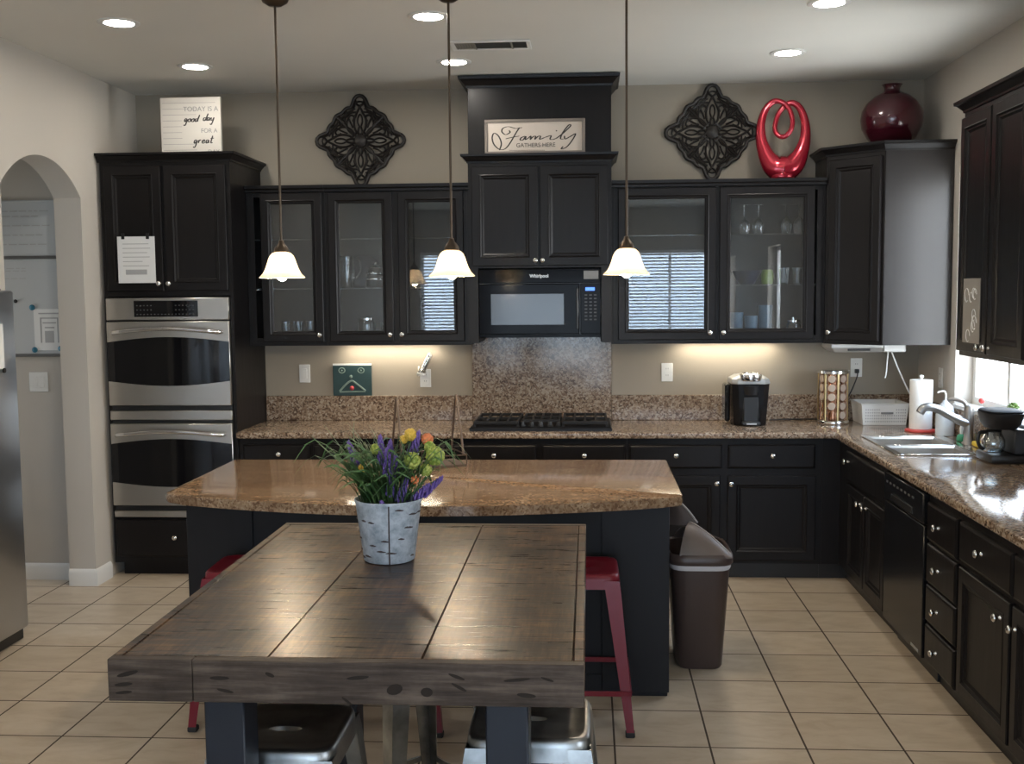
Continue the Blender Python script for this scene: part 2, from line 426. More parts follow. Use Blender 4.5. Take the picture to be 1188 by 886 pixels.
# windows: frame, mullion, panes
def window(name, axis, t, a0, a1, z0, z1, nm):
    fr = MB(); d = .05
    def bx(a, b, c, e, mb, th=d):
        mb.box(t, t + th, a, b, c, e) if axis == 'x' else mb.box(a, b, t, t + th, c, e)
    f = .045
    bx(a0, a1, z0, z0 + f, fr); bx(a0, a1, z1 - f, z1, fr); bx(a0, a0 + f, z0 + f, z1 - f, fr); bx(a1 - f, a1, z0 + f, z1 - f, fr)
    for k in range(1, nm):
        q = a0 + (a1 - a0) * k / nm; bx(q - .02, q + .02, z0 + f, z1 - f, fr)
    o = struct(fr, name, M['trim'], 0)
    pm = MB(); tt = t + .02
    if axis == 'x': pm.box(tt, tt + .005, a0 + f, a1 - f, z0 + f, z1 - f)
    else: pm.box(a0 + f, a1 - f, tt, tt + .005, z0 + f, z1 - f)
    pm.build('pane', M['win_tint' if axis == 'y' else 'win_pane'], o, 0)
window('window_1', 'x', XR + .10, WY0, WY1, WZ0, WZ1, 2)
window('window_2', 'y', YR - .13, *RW[2], 2)
window('door_1', 'y', YR - .13, *RW[1], 2)
window('window_3', 'y', YR - .13, *RW[0], 1)
window('window_4', 'x', XR + .10, -6.55, -5.7, .9, 2.22, 1)
window('window_6', 'x', XR + .10, -10.0, -9.3, .9, 2.22, 1)
window('added_hall_window', 'x', -4.83, -1.5, -1.15, .9, 2.0, 1)  # unseen window added to brighten the passage
struct(MB().box(XR - .012, XR + .10, WY0, WY1, WZ0 - .02, WZ0 + .004, .003), 'trim_1', M['trim'])
# blinds in the rear windows (seen mirrored in the cabinet glass)
for k, (a0, a1, z0, z1) in enumerate((RW[0], RW[2])):
    b = thing('window_blind', ['narrow white slatted blind in the left rear window', 'wide white slatted blind in the right rear window'][k], 'blind', ((a0+a1)/2, YR + .03, z1))
    mb = MB(); n = int((z1 - z0 - .08) / .05)
    for i in range(n):
        z = z1 - .07 - i * .05; dz = .012
        mb.skin([[(a0 + .02, YR + .008, z + dz), (a0 + .02, YR + .05, z - dz), (a0 + .02, YR + .051, z - dz + .002), (a0 + .02, YR + .009, z + dz + .002)],
                 [(a1 - .02, YR + .008, z + dz), (a1 - .02, YR + .05, z - dz), (a1 - .02, YR + .051, z - dz + .002), (a1 - .02, YR + .009, z + dz + .002)]])
    mb.build('slats', M['blind'], b, 0)
    MB().box(a0 + .01, a1 - .01, YR + .002, YR + .06, z1 - .05, z1, .004).build('head_rail', M['blind'], b)

# ------------------------------------------------------------------ cabinets
def knob(parent, F, u, v, w, r=.0155):
    U = F(1, 0, 0) - F(0, 0, 0); W = F(0, 0, 1) - F(0, 0, 0); V = W.cross(U)
    R = Matrix((U, V, W)).transposed()
    prof = [(.0085, 0), (.0085, .003), (.005, .006), (.005, .014), (r*.75, .018), (r, .022), (r*.97, .027), (r*.7, .031), (.001, .0325)]
    return MB().lathe(prof, F(u, v, w), 14, R).build('knob', M['nickel'], parent, 60, 'satin nickel knob')
def rings(mb, F, u0, u1, v0, v1, L, fill=True, ring=False):
    mb.skin([[F(u0+i, v0+i, w), F(u1-i, v0+i, w), F(u1-i, v1-i, w), F(u0+i, v1-i, w)] for i, w in L], not ring, fill and not ring, ring=ring)
    return mb
def door(parent, F, u0, u1, v0, v1, kn=None, style='panel', name=None, rail=.056, m='cab', t=.021):
    if style == 'panel':
        L = [(0, 0), (0, t-.004), (.004, t), (rail-.008, t), (rail-.004, t+.002), (rail+.004, t-.006), (rail+.010, t-.006), (rail+.020, t-.013)]
        o = rings(MB(), F, u0, u1, v0, v1, L).build(name or 'door', M[m], parent, 12)
    elif style == 'slab':
        L = [(0, 0), (0, t-.008), (.004, t-.003), (.012, t)]
        o = rings(MB(), F, u0, u1, v0, v1, L).build(name or 'drawer', M[m], parent, 12)
    else:
        L = [(0, 0), (0, t-.004), (.004, t), (rail-.008, t), (rail-.004, t+.002), (rail+.004, t-.006), (rail+.010, t-.006), (rail+.016, t-.013), (rail+.016, 0)]
        o = rings(MB(), F, u0, u1, v0, v1, L, ring=True).build(name or 'door', M[m], parent, 12)
        i = rail + .012
        MB().fbox(F, u0+i, u1-i, v0+i, v1-i, .004, .007).build('pane', M['pane'], o, 0, 'clear glass pane')
    if kn: knob(o, F, kn[0], kn[1], t)
    return o
CROWN = [(0, 0), (.006, 0), (.008, .010), (.030, .034), (.040, .038), (.042, .052), (-.01, .052), (-.01, 0)]
def crown(parent, path, z, side=1, s=1.0, name='crown_moulding'):
    return MB().sweep(path, [(o*s, z + h*s) for o, h in CROWN], side).build(name, M['cab'], parent, 25)
BF = lambda y: frame((0, y, 0), (1, 0, 0), (0, -1, 0))       # back run, facing the viewer
RF = lambda x: frame((x, 0, 0), (0, -1, 0), (-1, 0, 0))      # right run, u = -y

# tall oven cabinet
t_ = thing('oven_cabinet', 'tall dark cabinet housing the double oven in the left corner', 'cabinet', (-2.51, -.30, 0))
x0, x1, yf = -2.908, -2.118, -.61
mb = MB(); mb.box(x0, x0+.02, yf, -.003, .085, 2.505); mb.box(x1-.02, x1, yf, -.003, .0, 2.505)
mb.box(x0+.02, x1-.02, yf, -.003, 1.71, 2.505); mb.box(x0+.02, x1-.02, yf, -.003, .085, .362); mb.box(x0+.02, x1-.02, -.02, -.003, .362, 1.71)
mb.box(x0+.03, x1-.021, yf+.06, -.05, 0, .085)
mb.build('carcass', M['cab'], t_, 0)
F = BF(yf)
door(t_, F, -2.880, -2.535, 1.742, 2.482, (-2.556, 1.785)); door(t_, F, -2.518, -2.143, 1.742, 2.482, (-2.497, 1.785))
door(t_, F, -2.885, -2.140, .125, .355, (-2.515, .248), 'slab')
crown(t_, [(x0-.012, -.61), (x1, -.61), (x1, -.345), (x1, -.004)], 2.505)

# double wall oven
t_ = thing('double_oven', 'stainless double wall oven with black glass doors', 'oven', (-2.51, -.3, .37))
MB().box(-2.884, -2.142, -.615, -.06, .366, 1.704).build('body', M['black'], t_, 0)
F = BF(-.615); ox0, ox1 = -2.889, -2.139
cp = MB().fbox(F, ox0, ox1, 1.568, 1.700, 0, .03, .004).build('control_panel', M['steel'], t_)
dsp = MB().fbox(F, -2.715, -2.325, 1.588, 1.684, .030, .032).build('display', M['black_gloss'], cp, 0, 'black touch display')
km = MB()
for i in range(17):
    for j in range(3):
        if 5 <= i <= 10 and j > 0: continue
        km.fbox(F, -2.70 + i*.0215, -2.692 + i*.0215, 1.600 + j*.026, 1.606 + j*.026, .032, .0325)
km.build('keypad', M['key_ink'], dsp, 0)
def arcs(zlo, zhi, dip, n=18):
    pts = []
    for i in range(n + 1):
        k = i / n; pts.append((ox0+.003 + (ox1-ox0-.006)*k, zlo - dip*math.sin(PI*k)))
    for i in range(n, -1, -1):
        k = i / n; pts.append((ox0+.003 + (ox1-ox0-.006)*k, zhi + dip*math.sin(PI*k)))
    return pts
for zb, zt, glo, ghi in ((1.055, 1.560, 1.203, 1.437), (.445, .945, .590, .823)):
    d = MB().fbox(F, ox0, ox1, zb, zt, 0, .034, .004).build('oven_door', M['steel'], t_)
    MB().prism(arcs(glo, ghi, .030), 'y', -.6505, -.648).build('window', M['black_gloss'], d, 0, 'black glass oven window')
    hz = zt - .052
    P = [(-2.845, -.650, hz-.012), (-2.835, -.690, hz-.012)] + [(-2.835 + .64*k/10, -.690 - .012*math.sin(PI*k/10), hz - .012 + .022*math.sin(PI*k/10)) for k in range(1, 10)] + [(-2.195, -.690, hz-.012), (-2.185, -.650, hz-.012)]
    MB().tube(P, .0125, 10).build('handle', M['chrome'], d, 60, 'curved polished handle')
MB().fbox(F, ox0, ox1, .966, 1.024, 0, .026, .004).build('vent_trim', M['steel'], t_)
MB().fbox(F, ox0, ox1, .370, .412, 0, .022, .004).build('vent_trim', M['steel'], t_)

# upper glass cabinets
def glass_cabinet(lbl, x0, x1, doors, zt=2.362, zb=1.395, yf=-.325, shelves=(1.752, 2.058)):
    t_ = thing('glass_cabinet', lbl, 'cabinet', ((x0+x1)/2, -.16, zb))
    s = .018
    mb = MB(); mb.box(x0, x0+s, yf, -.003, zb, zt); mb.box(x1-s, x1, yf, -.003, zb, zt)
    mb.box(x0+s, x1-s, yf, -.003, zb, zb+s); mb.box(x0+s, x1-s, yf, -.003, zt-s, zt)
    e = .03
    F = BF(yf)
    for (a, b, _) in doors[:-1] if len(doors) > 1 else []:
        q = (b + doors[1][0]) / 2; mb.box(q-.03, q+.03, yf+.0003, yf+.018, zb+s+.0004, zt-s-.0004)
    mb.box(x0+s+.0003, x0+s+e, yf+.0005, yf+.018, zb+s+.0003, zt-s-.0003); mb.box(x1-s-e, x1-s-.0003, yf+.0005, yf+.018, zb+s+.0003, zt-s-.0003)
    mb.box(x0+s+e+.0003, x1-s-e-.0003, yf+.0007, yf+.017, zb+s+.0003, zb+s+.03); mb.box(x0+s+e+.0003, x1-s-e-.0003, yf+.0007, yf+.017, zt-s-.03, zt-s-.0003)
    mb.build('carcass', M['cab'], t_, 0)
    MB().box(x0+s, x1-s, -.012, -.004, zb+s, zt-s).build('back_panel', M['cab_in'], t_, 0)
    for z in shelves: MB().box(x0+s+.001, x1-s-.001, yf+.03, -.013, z-.008, z).build('shelf', M['clear'], t_, 0, 'glass shelf')
    for a, b, k in doors: door(t_, F, a, b, 1.420, 2.335, (k, 1.463), 'glass', rail=.050)
    MB().sweep([(x0, yf), (x1, yf)], [(0, zt-.022), (.022, zt-.020), (.024, zt-.006), (.034, zt+.002), (.036, zt+.020), (-.008, zt+.020), (-.008, zt-.022)]).build('top_moulding', M['cab'], t_, 25)
    return t_
glass_cabinet('single-door dark glass cabinet next to the oven cabinet', -2.116, -1.6225, [(-2.024, -1.640, -1.664)])
glass_cabinet('two-door dark glass cabinet left of the microwave', -1.6215, -.7245, [(-1.602, -1.203, -1.223), (-1.167, -.763, -1.150)])
glass_cabinet('two-door dark glass cabinet with stemware right of the microwave', .1395, 1.4190, [(.178, .765, .732), (.789, 1.354, .812)])

# cabinet over the microwave with side panels
t_ = thing('microwave_cabinet', 'solid two-door dark cabinet above the microwave', 'cabinet', (-.29, -.2, 1.41))
x0, x1, yf = -.722, .137, -.43
mb = MB(); mb.box(x0, x1, yf, -.003, 1.862, 2.495); mb.box(x0, x0+.055, yf, -.026, 1.41, 1.862); mb.box(x1-.062, x1, yf, -.026, 1.41, 1.862)
mb.build('carcass', M['cab'], t_, 0)
F = BF(yf); door(t_, F, -.701, -.302, 1.874, 2.466, (-.318, 1.905)); door(t_, F, -.290, .116, 1.874, 2.466, (-.275, 1.905))
crown(t_, [(x0, -.02), (x0, yf), (x1, yf), (x1, -.02)], 2.488)
t_ = thing('chimney_box', 'plain dark boxed chimney cover rising to the ceiling above the microwave', 'cabinet', (-.3, -.2, 2.54))
mb = MB(); mb.box(-.722, .137, -.40, -.003, 2.541, 2.945, .002); mb.build('box_panel', M['cab'], t_)
crown(t_, [(-.722, -.02), (-.722, -.40), (.137, -.40), (.137, -.02)], 2.935, s=1.25)

# microwave
t_ = thing('microwave', 'black over-the-range microwave with lit blue display', 'microwave', (-.3, -.2, 1.44))
MB().box(-.664, .072, -.415, -.004, 1.442, 1.858, .003).build('body', M['black'], t_)
F = BF(-.415)
L_ = MB(); L_.fbox(F, -.664, .072, 1.770, 1.856, 0, .022, .004)
gr = L_.build('top_grille', M['black_micro'], t_)
lettering('Whirlpool', .027, Matrix.Translation((-.298, -.4375, 1.812)) @ FRONT, M['silver_plastic'], gr, 'logo', bold=.001)
MB().fbox(F, -.030, .058, 1.792, 1.842, .022, .0228).build('sticker', M['grey_ink'], gr, 0, 'small grey energy sticker')
dr = MB().fbox(F, -.664, -.056, 1.462, 1.766, 0, .026, .005).build('door', M['black_micro'], t_)
MB().fbox(F, -.590, -.150, 1.520, 1.705, .0262, .0272).build('window', mat('smoked_mirror_window', (.035,.04,.045), .14, 0, .42), dr, 0, 'grey reflective window')
MB().fbox(F, -.075, -.060, 1.49, 1.74, .026, .040, .005).build('handle', M['black'], dr)
pn = MB().fbox(F, -.050, .072, 1.462, 1.766, 0, .025, .004).build('control_panel', M['black_micro'], t_)
MB().fbox(F, -.020, .036, 1.722, 1.742, .0252, .0262).build('display', M['lcd'], pn, 0, 'blue digital display')
kb = MB()
for i in range(3):
    for j in range(8): kb.fbox(F, -.025 + i*.028, -.009 + i*.028, 1.545 + j*.021, 1.553 + j*.021, .0252, .0257)
kb.build('keypad', M['key_ink'], pn, 0)
MB().fbox(F, -.664, .072, 1.442, 1.459, 0, .018, .003).build('bottom_trim', M['black_micro'], t_)

# corner wall cabinet
t_ = thing('corner_cabinet', 'angled dark corner wall cabinet with a blank side panel, beneath the round maroon vase', 'cabinet', (1.8, -.25, 1.39))
P = [(1.4200, -.003), (1.4200, -.335), (1.690, -.608), (2.076, -.608), (2.076, -.003)]
MB().prism(P, 'z', 1.392, 2.505).build('carcass', M['cab'], t_, 0)
MB().box(1.694, 2.0755, -.6115, -.6082, 1.393, 2.5045).build('side_panel', mat('satin_dark_laminate', (.020,.018,.018), .27, 0, .55), t_, 0, 'satin blank side panel')
dl = math.hypot(.27, .273); F = frame((1.4200, -.335, 0), (.27, -.273, 0), (-.273, -.27, 0))
door(t_, F, .030, dl - .016, 1.415, 2.478, (.05, 1.462), rail=.052)
crown(t_, [(1.42, -.02), (1.42, -.335), (1.690, -.608), (2.076, -.608)], 2.503)

# right wall cabinet
t_ = thing('wall_cabinet', 'dark two-door wall cabinet by the window, cut by the right picture edge', 'cabinet', (1.9, -2.15, 1.40))
MB().box(1.752, 2.076, -2.556, -1.745, 1.402, 2.535).build('carcass', M['cab'], t_, 0)
F = RF(1.752)
door(t_, F, 1.760, 2.140, 1.425, 2.500, (2.095, 1.455)); door(t_, F, 2.155, 2.545, 1.425, 2.500, (2.185, 1.455))
crown(t_, [(2.07, -1.745), (1.752, -1.745), (1.752, -2.556)], 2.528)

# base cabinets, back run
CT, CB = .89, .852
def base_cab(lbl, F, u0, u1, depth, drawers, doors, toe=True, name='base_cabinet', dpt_sign=1, foot=None):
    c = F((u0+u1)/2, 0, -depth/2)
    t_ = thing(name, lbl, 'cabinet', (c.x, c.y, 0))
    mb = MB()
    if name == 'sink_cabinet':
        s_ = .018
        mb.fbox(F, u0, u0 + s_, .10, CB - .001, -depth, 0).fbox(F, u1 - s_, u1, .10, CB - .001, -depth, 0).fbox(F, u0 + s_, u1 - s_, .10, .118, -depth, 0)
        mb.fbox(F, u0 + s_, u1 - s_, .118, CB - .001, -.018, 0).fbox(F, u0 + s_, u1 - s_, .118, CB - .001, -depth, -depth + .010)
    else: mb.fbox(F, u0, u1, .10, CB - .001, -depth, 0)
    mb.build('carcass', M['cab'], t_, 0)
    MB().fbox(F, u0, u1, 0, .10, -depth, -.06).build('toe_kick', M['black'], t_, 0)
    for a, b, z0, z1, k in drawers: door(t_, F, a, b, z0, z1, k, 'slab')
    for a, b, k in doors: door(t_, F, a, b, .122, .628, k)
    return t_
F = BF(-.59); dz = (.672, .812)
base_cab('dark base cabinet beside the oven cabinet with two drawers', F, -2.117, -1.2155, .585, [(-2.089, -1.680, *dz, (-1.866, .757)), (-1.660, -1.232, *dz, (-1.446, .757))], [(-2.089, -1.680, (-1.70, .585)), (-1.660, -1.232, (-1.64, .585))])
base_cab('narrow dark base cabinet left of the cooktop, behind the flowers', F, -1.2145, -.8355, .585, [(-1.200, -.850, *dz, (-1.025, .757))], [(-1.200, -.850, (-.87, .585))])
base_cab('wide dark base cabinet below the cooktop', F, -.8345, .2225, .585, [(-.820, -.315, *dz, (-.567, .750)), (-.279, .210, *dz, (-.029, .750))], [(-.820, -.315, (-.335, .585)), (-.279, .210, (-.26, .585))])
base_cab('dark base cabinet behind the bin with two drawers over two doors', F, .2235, 1.3640, .585, [(.236, .781, *dz, (.509, .750)), (.814, 1.322, *dz, (1.072, .748))], [(.236, .770, (.748, .585)), (.814, 1.325, (.832, .582))])
# right run
F = RF(1.468); dz = (.652, .815)
t_ = thing('corner_base_cabinet', 'blind dark corner base cabinet under the corner worktop', 'cabinet', (1.72, -.4, 0))
MB().prism([(1.3645, -.004), (1.3645, -.590), (1.468, -.590), (1.468, -.7895), (2.076, -.7895), (2.076, -.004)], 'z', .10, CB - .001).build('carcass', M['cab'], t_, 0)
MB().prism([(1.3645, -.05), (1.3645, -.530), (1.528, -.530), (1.528, -.7895), (2.0, -.7895), (2.0, -.05)], 'z', 0, .10).build('toe_kick', M['black'], t_, 0)
base_cab('dark sink base cabinet with a false front, below the sink', F, .7905, 1.6500, .605, [(.828, 1.635, .650, .812, (.88, .755))], [(.840, 1.228, (1.17, .570)), (1.245, 1.635, (1.29, .570))], name='sink_cabinet')
t_ = thing('dishwasher', 'glossy black dishwasher between sink cabinet and drawer stack', 'dishwasher', (1.75, -1.97, 0))
MB().fbox(F, 1.6515, 2.2885, .10, CB - .002, -.58, 0).fbox(F, 1.66, 2.28, 0, .10, -.5, -.05).build('body', M['black'], t_, 0)
MB().fbox(F, 1.657, 2.283, .105, .690, 0, .024, .004).build('door', M['black_enamel'], t_)
cp = MB().fbox(F, 1.657, 2.283, .700, .835, 0, .030, .006).build('control_panel', M['black_enamel'], t_)
MB().fbox(F, 1.80, 2.14, .715, .745, .030, .036, .002).build('handle_grip', M['black'], cp)
MB().fbox(F, 2.13, 2.24, .118, .130, .024, .0255).build('badge', M['silver_plastic'], t_, 0, 'small silver badge')
km = MB()
for i in range(8): km.fbox(F, 1.70 + i*.06, 1.73 + i*.06, .785, .795, .030, .0306)
km.build('buttons', M['key_ink'], cp, 0)
D4 = [(.642, .806), (.458, .626), (.287, .446), (.112, .272)]
base_cab('dark stack of four drawers right of the dishwasher', F, 2.2895, 2.6985, .605, [(2.308, 2.684, a, b, (2.475, (a+b)/2)) for a, b in D4], [], name='drawer_cabinet')
base_cab('dark base cabinet nearest the viewer at the right picture edge', F, 2.6995, 3.8300, .605, [(2.716, 3.252, .652, .806, (2.97, .735)), (3.270, 3.81, .652, .806, (3.54, .735))], [(2.724, 3.246, (3.170, .555)), (3.270, 3.81, (3.305, .555))])

# worktop (L-shape with the sink cut-out), backsplashes
SX0, SX1, SY0, SY1 = 1.545, 1.955, -1.535, -.835
t_ = thing('worktop', 'brown speckled granite worktop along the back and right walls', 'worktop', (0, -.3, CB))
xs = [-2.115, 1.425, SX0, SX1, 2.077]; ys = [-.003, -.645, SY1, SY0, -3.83]
keep = lambda i, j: (j == 0 or i >= 1) and not (i == 2 and j == 2)
mb = MB(); vt = {}
def V_(i, j, z):
    if (i, j, z) not in vt: vt[i, j, z] = mb.bm.verts.new((xs[i], ys[j], z))
    return vt[i, j, z]
for i in range(4):
    for j in range(4):
        if not keep(i, j): continue
        for z in (CB, CT): mb.bm.faces.new([V_(i, j, z), V_(i+1, j, z), V_(i+1, j+1, z), V_(i, j+1, z)])
        for di, dj, a, b in ((-1, 0, (i, j), (i, j+1)), (1, 0, (i+1, j), (i+1, j+1)), (0, -1, (i, j), (i+1, j)), (0, 1, (i, j+1), (i+1, j+1))):
            ii, jj = i + di, j + dj
            if not (0 <= ii < 4 and 0 <= jj < 4 and keep(ii, jj)):
                mb.bm.faces.new([V_(*a, CB), V_(*b, CB), V_(*b, CT), V_(*a, CT)])
bmesh.ops.recalc_face_normals(mb.bm, faces=mb.bm.faces)
es = [e for e in mb.bm.edges if len(e.link_faces) == 2 and e.calc_face_angle() > 1 and abs(e.verts[0].co.z - e.verts[1].co.z) < 1e-6
      and max(v.co.y for v in e.verts) < -.1 and min(v.co.x for v in e.verts) < 1.9]
bmesh.ops.bevel(mb.bm, geom=es, offset=.009, segments=3, affect='EDGES', profile=.5)
mb.build('slab', M['granite'], t_, 35)
mb = MB(); mb.box(-2.115, -.755, -.022, -.003, CT, 1.053, .003)
mb.build('backsplash', M['granite'], t_)
MB().box(.145, 2.056, -.022, -.003, CT, 1.053, .003).build('backsplash', M['granite'], t_)
MB().box(2.057, 2.076, -3.83, -.003, CT, 1.038, .003).build('backsplash', M['granite'], t_)
tag(MB().box(-.754, .144, -.024, -.003, CT + .001, 1.438, .003).build('backsplash_panel', M['granite']), 'tall speckled granite panel behind the cooktop', 'backsplash')

# sink and faucet
t_ = thing('kitchen_sink', 'stainless double-bowl sink set in the worktop below the window', 'sink', (1.75, -1.18, CT))
def bowl(x0, x1, y0, y1, z, d):
    L = []
    for s_, zz in ((0, z), (.012, z - .012), (.02, z - d + .03), (.045, z - d)):
        L.append([(x0+s_, y0+s_, zz), (x1-s_, y0+s_, zz), (x1-s_, y1-s_, zz), (x0+s_, y1-s_, zz)])
    L2 = [[(p[0] + (-.002 if p[0] < (x0+x1)/2 else .002), p[1] + (-.002 if p[1] < (y0+y1)/2 else .002), p[2] - .002) for p in l] for l in L]
    m_ = MB(); m_.skin(L, False, True); m_.skin(L2, False, True); return m_
ym = -1.19
bowl(SX0+.015, SX1-.03, SY0+.015, ym-.012, CT+.003, .18).build('bowl', M['steel'], t_)
bowl(SX0+.015, SX1-.03, ym+.012, SY1-.015, CT+.003, .18).build('bowl', M['steel'], t_)
mb = MB(); z0, z1 = CT + .0005, CT + .006
mb.box(SX0-.018, SX0+.016, SY0-.018, SY1+.018, z0, z1, .002); mb.box(SX1-.031, SX1+.018, SY0-.018, SY1+.018, z0, z1, .002)
mb.box(SX0+.015, SX1-.03, SY0-.018, SY0+.016, z0, z1, .002); mb.box(SX0+.015, SX1-.03, SY1-.016, SY1+.018, z0, z1, .002); mb.box(SX0+.015, SX1-.03, ym-.013, ym+.013, z0, z1, .002)
mb.build('rim', M['chrome'], t_)
for y in (-1.36, -1.01): MB().lathe([(.045, 0), (.045, .003), (.03, .002), (.001, .001)], (1.74, y, CT - .176), 20).build('drain', M['chrome'], t_)
t_ = thing('faucet', 'brushed nickel pull-out faucet behind the sink', 'faucet', (2.0, -1.14, CT))
MB().lathe([(.034, .0), (.034, .008), (.027, .014), (.024, .05), (.025, .13), (.027, .175), (.022, .205), (.001, .215)], (2.012, -1.14, CT+.0005), 20).build('body', M['faucet'], t_, 50)
P = spline([(2.01, -1.14, 1.0), (1.955, -1.143, 1.022), (1.90, -1.146, 1.050), (1.85, -1.148, 1.078), (1.80, -1.15, 1.090), (1.77, -1.15, 1.083), (1.752, -1.15, 1.058)], 6)
MB().tube(P, [.025]*8 + [.022]*(len(P)-14) + [.023]*5 + [.021], 12).build('spout', M['faucet'], t_, 60)
P = spline([(2.0, -1.14, 1.09), (1.985, -1.125, 1.115), (1.945, -1.10, 1.128), (1.915, -1.085, 1.120)], 5)
MB().tube(P, [.017] + [.011]*(len(P)-2) + [.006], 10).build('handle', M['faucet'], t_, 60)

# cooktop
t_ = thing('cooktop', 'black gas cooktop set in the worktop below the microwave', 'cooktop', (-.29, -.33, CT))
mb = MB(); mb.skin([[(-.715, -.59, CT+.0008), (.135, -.59, CT+.0008), (.135, -.085, CT+.0008), (-.715, -.085, CT+.0008)],
                    [(-.715, -.590, CT+.018), (.135, -.590, CT+.018), (.135, -.085, CT+.018), (-.715, -.085, CT+.018)],
                    [(-.708, -.582, CT+.024), (.128, -.582, CT+.024), (.128, -.092, CT+.024), (-.708, -.092, CT+.024)]])
mb.build('pan', M['pan'], t_)
for bx, by in ((-.55, -.22), (-.55, -.44), (-.29, -.25), (-.03, -.22), (-.03, -.44)):
    b_ = MB().lathe([(.048, 0), (.048, .006), (.034, .010), (.034, .018), (.001, .019)], (bx, by, CT+.0245), 18).build('burner', M['cast_iron'], t_)
for gx0, gx1 in ((-.69, -.42), (-.405, -.175), (-.16, .11)):
    g = MB(); z = CT + .058
    gy0 = -.47 if gx0 == -.405 else -.56
    for y in (gy0, (gy0 - .115)/2, -.115): g.box(gx0, gx1, y-.007, y+.007, z-.018, z, .002)
    for x in [gx0 + .007 + (gx1 - gx0 - .014)*q/4 for q in range(5)]: g.box(x-.006, x+.006, gy0, -.115, z-.018, z, .002)
    for x in (gx0+.006, gx1-.006):
        for y in (gy0+.005, -.12): g.box(x-.007, x+.007, y-.007, y+.007, CT+.0245, z-.01)
    g.build('grate', M['cast_iron'], t_)
for i in range(5):
    MB().lathe([(.021, 0), (.021, .006), (.016, .010), (.014, .028), (.001, .029)], (-.40 + i*.055, -.535, CT+.0245), 14).build('knob', M['black'], t_)

# under-cabinet lights
for k, (xa, xb, lb) in enumerate(((-1.60, -.95, 'lit slim lamp under the left glass cabinets'), (.55, 1.20, 'lit slim lamp under the stemware cabinet'))):
    t_ = thing('mounted_strip_light', lb, 'lamp', ((xa+xb)/2, -.12, 1.394), 'lamps under the wall cabinets')
    MB().box(xa, xb, -.105, -.045, 1.3875, 1.3947, .002).build('housing', M['white'], t_)
    MB().box(xa+.02, xb-.02, -.095, -.055, 1.3855, 1.3875).build('lens', M['undercab'], t_, 0, 'glowing lens')

# ------------------------------------------------------------------ ceiling fittings
LP = [(-2.222, -.845), (-2.222, -1.855), (-.750, -.815), (-.745, -1.835), (1.090, -.865), (1.088, -1.90),
      (-2.2, -4.6), (-.75, -4.6), (1.09, -4.6), (-2.2, -6.6), (-.75, -6.6), (1.09, -6.6), (-2.2, -8.6), (-.75, -8.6), (1.09, -8.6)]  # unseen lights added behind the viewer as room fill
LL = ['lit recessed ceiling light above the oven cabinet, nearer the back wall', 'lit recessed ceiling light near the arch, nearer the viewer',
      'lit recessed ceiling light just left of the chimney box', 'lit recessed ceiling light beyond the middle pendant rod, nearer the viewer',
      'lit recessed ceiling light above the red loop sculpture', 'lit recessed ceiling light cut by the top picture edge at right']
proto = None
for i, (x, y) in enumerate(LP):
    lbl = LL[i] if i < 6 else 'added recessed fill light in the room behind the viewer'
    if proto is None:
        proto = r_ = thing('recessed_light', lbl, 'ceiling light', (0, 0, H), 'recessed ceiling lights')
        MB().lathe([(.098, -.0005), (.098, -.004), (.088, -.009), (.070, -.006), (.068, -.003), (.068, -.0005)], (0, 0, H), 28).build('trim_ring', M['trim'], r_)
        MB().lathe([(.0675, -.0045), (.001, -.0046)], (0, 0, H), 28, cap0=True).build('lens', M['lens'], r_, label='glowing lens')
        r_.location = (x, y, H)
    else:
        r_ = copy_tree(proto); r_.location = (x, y, H); r_['label'] = lbl
        if i >= 6: r_['group'] = 'added recessed lights behind the viewer'
t_ = thing('ceiling_vent', 'louvred metal air vent in the ceiling left of the chimney box', 'vent', (-.5, -1.23, H))
vx0, vx1, vy0, vy1 = -.715, -.297, -1.325, -1.125
mb = MB()
for a in ((vx0, vx1, vy0, vy0+.022), (vx0, vx1, vy1-.022, vy1), (vx0, vx0+.022, vy0+.022, vy1-.022), (vx1-.022, vx1, vy0+.022, vy1-.022)):
    mb.box(*a, H - .010, H - .0005, .002)
mb.build('frame', M['trim'], t_)
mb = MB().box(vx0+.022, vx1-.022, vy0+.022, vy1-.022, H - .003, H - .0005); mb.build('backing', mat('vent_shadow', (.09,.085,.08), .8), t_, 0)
mb = MB()
for i in range(8):
    y = vy0 + .033 + i*.0185
    mb.skin([[(x, y - .006, H - .009), (x, y + .006, H - .004), (x, y + .006, H - .003), (x, y - .006, H - .008)] for x in (vx0 + .13, vx1 - .022)])
for i in range(7):
    x = vx0 + .032 + i*.014
    mb.skin([[(x - .005, y, H - .009), (x + .004, y, H - .004), (x + .004, y, H - .003), (x - .005, y, H - .008)] for y in (vy0 + .022, vy1 - .022)])
mb.box(vx0 + .122, vx0 + .130, vy0 + .022, vy1 - .022, H - .010, H - .003); mb.box(vx1 - .105, vx1 - .095, vy0 + .022, vy1 - .022, H - .010, H - .003)
mb.build('louvres', mat('taupe_louvre', (.20,.185,.16), .6), t_, 0)

